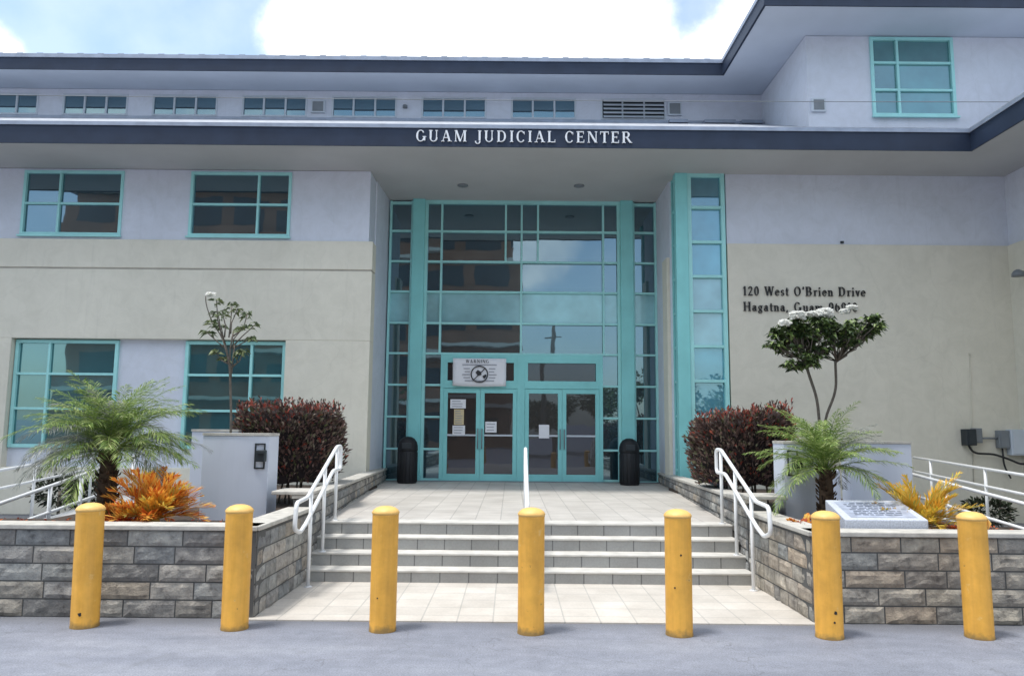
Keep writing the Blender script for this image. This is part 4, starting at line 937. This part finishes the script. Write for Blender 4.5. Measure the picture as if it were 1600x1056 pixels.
def palm(name, x, y, z0, ztop, rt, nf, ln, label, seed, dry_dirs=None, leaflet=.17, elr=(5, 80), mats=None, curve=(.8, 1.7)):
    rr = random.Random(seed); r = thing(name, (x, y, z0), label, 'palm')
    m_ = MB(); n = 9; m_.tube([(x, y, z0-.05), (x, y, (z0+ztop)/2), (x, y, ztop)], [rt*.75, rt, rt*.8], 12)
    for k in range(150):
        u = rr.random(); a = rr.uniform(0, 6.28); z = z0+(ztop-z0)*u; rad_ = rt*.9
        p = Vector((x+rad_*math.cos(a), y+rad_*math.sin(a), z)); d = Vector((math.cos(a)*.6, math.sin(a)*.6, .8)); s = Vector((-math.sin(a), math.cos(a), 0))*.022
        q = p+d*.07; m_.add([p-s, p+s, q+s*.5, q-s*.5, p+d*.03+Vector((math.cos(a), math.sin(a), 0))*.02], [(0, 1, 4), (1, 2, 4), (2, 3, 4), (3, 0, 4)])
    m_.build('trunk', M['palmbark'], r)
    m_ = MB(); m2 = MB()
    for k in range(nf):
        az = 2.399*k+rr.uniform(-.3, .3); u = (k+.5)/nf; el = rad(elr[1]-(elr[1]-elr[0])*u**1.3+rr.uniform(-8, 8))
        dry = dry_dirs is not None and dry_dirs(az % 6.283, u, rr)
        frond(m2 if dry else m_, (x+.03*math.cos(az), y+.03*math.sin(az), ztop-.02+.03*(1-u)), az, el, ln*rr.uniform(.8, 1.1)*(.85 if u < .15 else 1), rr.uniform(*curve)*(1.25 if dry else 1), leaflet*rr.uniform(.85, 1.1), 50, .0085, rr, .006, jit=.2, droopl=.6)
    m_.build('crown', [M['palm'], M['palm']], r)
    if m2.v: m2.build('dry_fronds', [M['palmdry'], M['palmdry']], r)
palm('date_palm', -4.47, 8.65, .60, 1.50, .10, 104, 1.04, 'bushy green feathery palm in the left planter beside the orange plant', 11, lambda a, u, rr: rr.random() < .14 or (u > .55 and 2.6 < a < 4.2 and rr.random() < .6), leaflet=.23, elr=(8, 88), curve=(.9, 1.75))
palm('date_palm', 3.66, 9.05, .60, 1.36, .085, 60, .92, 'smaller green feathery palm in the right planter behind the plaque', 12, lambda a, u, rr: (a < 1.0 or a > 5.6) and rr.random() < .75, leaflet=.18, elr=(10, 88), curve=(.7, 1.5))
def cycad(name, x, y, z, nf, ln, mats, label, seed, azr=(0, 6.283), elr=(15, 80), leaflet=.13, wd=.02, group=None):
    rr = random.Random(seed); m_ = MB()
    for k in range(nf):
        az = rr.uniform(*azr); el = rad(rr.uniform(*elr))
        frond(m_, (x+rr.uniform(-.04, .04), y+rr.uniform(-.04, .04), z), az, el, ln*rr.uniform(.7, 1.1), rr.uniform(.4, 1.1), leaflet, 26, wd, rr, .007, mi=0 if rr.random() < .75 else 1, stem_mi=0, spread=30, droopl=.1, jit=.08, flat=.5)
    m_.lathe(x, y, [(.06, z-.06), (.09, z-.02), (.06, z+.05), (.01, z+.07)], 10, 1)
    return tag(m_.build(name, mats), label, 'plant', group)
cycad('cycad', -3.80, 8.30, .80, 58, .60, [M['orange'], M['orangetop']], 'bright orange cycad with stiff upswept fronds beside the tall white pier', 21, elr=(15, 82), leaflet=.20, wd=.020)
cycad('cycad', -4.02, 8.12, .72, 24, .42, [M['orangered'], M['orange']], 'low red-orange cycad at the foot of the larger orange one', 22, elr=(5, 60), wd=.018, leaflet=.14)
cycad('cycad', 4.42, 8.45, .76, 50, .72, [M['ycyc'], M['orangetop']], 'yellow cycad with upswept fronds behind the plaque', 23, elr=(20, 80), leaflet=.15, wd=.016)
cycad('cycad', 3.08, 8.30, .70, 22, .24, [M['orangered'], M['orange']], 'tiny red spiky plant behind the right corner of the stone wall', 24, elr=(25, 80), leaflet=.08, wd=.022)
cycad('cycad', 4.62, 8.05, .70, 18, .28, [M['orangered'], M['ycyc']], 'small withered reddish plant to the right of the plaque', 25, elr=(5, 55), leaflet=.09, wd=.018)

def hedge(name, x0, x1, y0, y1, z0, z1, label, seed, slope=0, n=5200):
    rr = random.Random(seed); r = thing(name, ((x0+x1)/2, (y0+y1)/2, z0), label, 'hedge')
    cx, cy = (x0+x1)/2, (y0+y1)/2; hx, hy = (x1-x0)/2, (y1-y0)/2
    def surf(a, b):     # superellipsoid point for angles a (azimuth) and b (height 0..1)
        p = 2.5; c, s = math.cos(a), math.sin(a); k = (abs(c)**p+abs(s)**p)**(-1/p)
        return c*k, s*k
    def top(x): return z1+slope*(x-cx)/hx
    def lump(x, y, z): return .09*noise.noise(Vector((x*2.2+seed, y*2.2, z*2.2)))+.05*noise.noise(Vector((x*6, y*6+seed, z*6)))
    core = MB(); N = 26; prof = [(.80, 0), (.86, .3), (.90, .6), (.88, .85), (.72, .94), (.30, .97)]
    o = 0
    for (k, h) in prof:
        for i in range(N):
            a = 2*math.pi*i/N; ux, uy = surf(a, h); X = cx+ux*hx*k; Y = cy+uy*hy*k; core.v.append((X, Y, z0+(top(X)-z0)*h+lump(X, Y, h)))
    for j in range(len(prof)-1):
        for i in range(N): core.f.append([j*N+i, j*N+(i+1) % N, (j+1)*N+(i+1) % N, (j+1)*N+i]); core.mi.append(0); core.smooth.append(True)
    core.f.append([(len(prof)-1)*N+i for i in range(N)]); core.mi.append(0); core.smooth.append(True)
    core.build('dark_core', M['hedgecore'], r)  # solid near-black lumpy core behind the leaves, not modelled branch by branch
    a_ = MB(); b_ = MB()
    for _ in range(n):
        istop = rr.random() < .34
        if istop:
            ux, uy = rr.uniform(-1, 1), rr.uniform(-1, 1)
            if abs(ux)**2.5+abs(uy)**2.5 > 1: continue
            X, Y = cx+ux*hx*.97, cy+uy*hy*.97; e_ = (abs(ux)**3+abs(uy)**3)
            Z = top(X)-.26*e_-.03+lump(X, Y, 1); nd = Vector((ux*.4, uy*.4, 1)); h = 1
        else:
            a = rr.uniform(math.pi, 2*math.pi) if rr.random() < .75 else rr.uniform(0, math.pi); h = rr.random()**.75*.97; ux, uy = surf(a, h); k = 1-.22*max(0, h-.75)**1.2/.25**1.2*.8-.25*max(0, .4-h)
            k += lump(ux*2, uy*2, h*2)*.9; X, Y = cx+ux*hx*k, cy+uy*hy*k; Z = z0+(top(X)-z0)*h; nd = Vector((ux, uy, .8))
        P = Vector((X, Y, Z))-nd.normalized()*rr.uniform(0, .10)
        d = (nd.normalized()+Vector((rr.uniform(-.6, .6), rr.uniform(-.6, .6), rr.uniform(-.2, .9)))).normalized()
        red = rr.random() < (.30 if istop else .04+.20*max(0, h-.6)) * (1.6 if noise.noise(Vector((X*2.5, Y*2.5, Z*2.5+seed))) > .05 else .35)
        leaf(b_ if red else a_, P, d, rr.uniform(.05, .13), rr.uniform(.024, .052), rr)
    for _ in range(130):     # upright shoots
        ux, uy = rr.uniform(-.9, .9), rr.uniform(-.9, .6); X, Y = cx+ux*hx, cy+uy*hy; Z = top(X)-.06; H_ = rr.uniform(.04, .20)
        for k in range(7): leaf(b_ if rr.random() < .35 else a_, Vector((X, Y, Z+H_*k/7)), Vector((rr.uniform(-.6, .6), rr.uniform(-.6, .6), 1)), .08, .026, rr)
    a_.build('leaves', M['hedge'], r); b_.build('new_growth', M['hedgered'], r)
    s_ = MB()
    for _ in range(9):
        X, Y = cx+rr.uniform(-.6, .6)*hx, cy+rr.uniform(-.6, .2)*hy; s_.tube([(X, Y, z0-.35), (X+rr.uniform(-.1, .1), Y, z0+.15)], .014, 5)
    s_.build('stems', M['bark'], r)
hedge('hedge', -4.22, -2.60, 11.2, 12.8, 1.0, 2.10, 'clipped dark red-brown hedge to the left of the landing, behind the tall pier', 31, -.02)
hedge('hedge', 2.76, 4.30, 11.2, 12.8, 1.0, 2.05, 'clipped dark red-brown hedge to the right of the landing, before the glazed bay', 32, .10)

def plumeria(name, base, trunks, tips, nleaf, ln, wd, mat, label, seed, flowers, zr=(-.15, .25)):
    rr = random.Random(seed); r = thing(name, base, label, 'tree')
    m_ = MB()
    for tr in trunks:
        P = tr[0]; m_.tube(smoothpath(P, .15), [tr[1]]*len(smoothpath(P, .15)), 7)
    l_ = MB()
    for (fr, tp) in tips:
        fr, tp = Vector(fr), Vector(tp); mid = fr.lerp(tp, .5)+Vector((rr.uniform(-.05, .05), rr.uniform(-.05, .05), -.03))
        m_.tube([fr, mid, tp], [.011, .008, .006], 5)
        for k in range(nleaf):
            a = rr.uniform(0, 6.28); e = rr.uniform(*zr); u = rr.uniform(.55, 1.05)
            p = mid.lerp(tp, min(1, u)) if rr.random() < .45 else tp+Vector((rr.uniform(-.03, .03), rr.uniform(-.03, .03), rr.uniform(-.03, .02)))
            leaf(l_, p, Vector((math.cos(a), math.sin(a), e)), ln*rr.uniform(.6, 1.15), wd*rr.uniform(.7, 1.15), rr, 0, rr.uniform(.1, .55))
    m_.build('trunk', M['bark'], r); l_.build('crown', mat, r)
    for (p, s, n) in flowers:
        f_ = MB()
        for _ in range(n):
            c = Vector(p)+Vector((rr.uniform(-s, s), rr.uniform(-s, s)*.6, rr.uniform(-.6, .6)*s*math.cos(1.2*(R.random()-.5)))); c.z += .3*s*(1-((c.x-p[0])/s)**2); a0 = rr.uniform(0, 6)
            for k in range(5):
                a = a0+k*1.257; leaf(f_, c, Vector((math.cos(a), math.sin(a), .5)), .045, .04, rr, 0, 0)
        f_.build('blossom', M['petal'], r)
rr = random.Random(5)
Y0 = 10.4
base = (-3.76, Y0, .70)
tips = []
for (x, z, fx, fz) in ((-4.08, 3.52, -3.95, 3.0), (-4.02, 3.38, -3.92, 3.0), (-4.16, 3.22, -3.93, 2.95), (-3.92, 3.50, -3.86, 3.0), (-3.80, 3.42, -3.84, 3.05), (-3.70, 3.36, -3.82, 3.0), (-3.58, 3.12, -3.80, 2.85), (-3.50, 3.18, -3.78, 2.9), (-3.62, 3.02, -3.8, 2.85), (-4.20, 3.08, -3.9, 2.85), (-4.05, 3.18, -3.9, 2.85), (-3.95, 3.30, -3.9, 2.9), (-4.02, 2.80, -3.82, 2.62), (-3.60, 2.80, -3.8, 2.6), (-3.92, 2.72, -3.80, 2.58), (-3.74, 2.78, -3.8, 2.58)):
    tips.append(((fx, Y0, fz), (x, Y0+rr.uniform(-.25, .25), z)))
plumeria('frangipani_tree', base, [([(-3.76, Y0, .70), (-3.77, Y0, 1.9), (-3.83, Y0, 2.65), (-3.95, Y0, 3.02)], .016), ([(-3.80, Y0, 2.45), (-3.84, Y0, 2.8), (-3.80, Y0, 3.1)], .011), ([(-3.8, Y0, 2.5), (-3.78, Y0, 2.9)], .010), ([(-4.10, Y0, 3.2), (-4.20, Y0, 3.45), (-4.21, Y0, 3.60)], .007)], tips, 17, .12, .05, M['leafl'], 'thin sparse sapling with a small pale crown in front of the lower left window', 41, [((-4.12, Y0-.05, 3.56), .045, 16)])
tips = []
TRC = [(3.92, 2.90, .40, .27), (4.28, 3.00, .34, .24), (4.58, 3.13, .30, .16), (4.84, 3.22, .20, .15), (3.76, 3.05, .20, .20), (4.06, 3.14, .40, .16), (3.95, 2.74, .30, .12), (3.85, 3.18, .22, .12), (4.15, 3.25, .25, .10)]
for i in range(150):
    cx_, cz_, rx_, rz_ = TRC[i % len(TRC)]
    a = rr.uniform(0, 6.28); k = math.sqrt(rr.random()); x = cx_+rx_*k*math.cos(a); z = cz_+rz_*k*math.sin(a); y = Y0+rr.uniform(-.42, .42)*(1-.4*k)
    f = (4.03, Y0, 2.72) if x < 4.25 else (4.42, Y0, 2.74)
    tips.append((f if rr.random() < .4 else (x*.55+f[0]*.45, y*.5+Y0*.5, z*.6+f[2]*.4-.04), (x, y, z)))
plumeria('frangipani_tree', (4.2, Y0, .72), [([(4.17, Y0, .72), (4.15, Y0, 1.95), (4.13, Y0, 2.25), (4.02, Y0, 2.60), (3.98, Y0, 2.78)], .020), ([(4.22, Y0+.05, .72), (4.24, Y0+.05, 1.95), (4.41, Y0+.03, 2.35), (4.40, Y0, 2.75)], .018), ([(4.40, Y0, 2.72), (4.60, Y0, 2.98), (4.85, Y0, 3.15)], .013)], tips, 22, .115, .055, M['leafd'], 'twin-stemmed tree with a dense dark leafy top and white blossoms below the address letters', 42,
         [((3.62, Y0-.3, 3.20), .055, 50), ((3.80, Y0-.3, 3.30), .08, 110), ((4.15, Y0-.3, 3.335), .085, 130), ((4.42, Y0-.3, 3.36), .04, 40), ((4.52, Y0-.3, 3.42), .045, 44), ((3.98, Y0-.3, 3.33), .04, 36)])
# low dark shrubs near the walls behind the ramps
for i, (x, y, z, s, lab) in enumerate(((-8.6, 14.9, .55, .5, 'dark low shrub under the lower left window, far left'), (-7.9, 14.7, .5, .45, 'dark low shrub behind the left ramp rails'), (8.9, 14.6, .35, .45, 'dark low shrub behind the right ramp rails'))):
    r = thing('shrub', (x, y, 0), lab, 'shrub'); m_ = MB(); leafball(m_, (x, y, z), s, s*.8, s*.55, 900, .11, .045, .4, random.Random(50+i)); m_.build('foliage', M['shrub'], r)
    m_ = MB(); m_.tube([(x, y, 0), (x, y, z)], .03, 6); m_.build('stem', M['bark'], r)
# fallen leaves and pebbles on the mulch
m_ = MB(); rr = random.Random(77)
for _ in range(900):
    x = rr.choice([rr.uniform(-6.5, -2.7), rr.uniform(3.15, 6.5)]); y = rr.uniform(7.76, 9.5); leaf(m_, Vector((x, y, .665)), Vector((rr.uniform(-1, 1), rr.uniform(-1, 1), rr.uniform(.05, .6))), rr.uniform(.03, .08), rr.uniform(.012, .03), rr)
o = m_.build('leaf_litter', M['orangered']); o['kind'] = 'stuff'; o['label'] = 'scattered dry reddish leaves on the planter soil'; o['category'] = 'leaf litter'

# ================================================================ WORLD BEHIND THE CAMERA (seen in the glass)
r = thing('office_building', (-17, -25, 0), 'brown office block across the road, reflected in the entrance glass', 'building')
MB().box(-34, .4, -40, -25, 0, 19.5).build('wall', M['brown'], r)
for f_ in range(5):
    MB().box(-34.2, .6, -25.0, -24.1, 3.9+f_*3.9, 4.15+f_*3.9).build('balcony', M['cream'], r); MB().box(-34.2, .6, -24.15, -24.1, 4.15+f_*3.9, 5.0+f_*3.9).build('parapet', M['brown'], r)
    for k in range(9):
        x = -33+k*3.7; wb = MB(); wb.box(x, x+2.8, -25.08, -24.98, 1.4+f_*3.9, 3.1+f_*3.9); wb.build('window', M['brownwin'], r)
MB().box(-34.4, .7, -40.3, -24.7, 19.5, 19.9).build('roof', M['navy'], r)
r = thing('utility_pole', (2.9, -22, 0), 'tall timber utility pole across the road, reflected in the glass', 'utility pole')
m_ = MB(); m_.tube([(2.9, -22, 0), (2.9, -22, 9.4)], [.17, .12], 8); m_.build('pole', M['bark'], r); m_ = MB(); m_.box(2.2, 3.6, -22.06, -21.97, 8.5, 8.6); m_.build('crossarm', M['bark'], r)
for i, (x, y, h, s) in enumerate(((7, -27, 5.5, 2.4), (12, -30, 7, 3.2), (17, -28, 6, 3.0), (23, -32, 8, 3.6), (3.5, -34, 5, 2.3), (30, -30, 7, 3.5))):
    r = thing('roadside_tree', (x, y, 0), 'round green tree across the road, reflected in the glass (%s of the row)' % ('first', 'second', 'third', 'fourth', 'fifth', 'sixth')[i], 'tree', 'trees across the road')
    m_ = MB(); m_.tube([(x, y, 0), (x+.2, y, h*.6)], [.2, .1], 7); m_.build('trunk', M['bark'], r)
    m_ = MB(); rr = random.Random(90+i)
    for _ in range(5): leafball(m_, (x+rr.uniform(-1, 1)*s*.5, y+rr.uniform(-1, 1)*s*.4, h*.68+rr.uniform(-.2, .3)*s), s*.65, s*.6, s*.5, 380, .42, .22, .2, rr)
    m_.build('crown', M['leafd'], r)
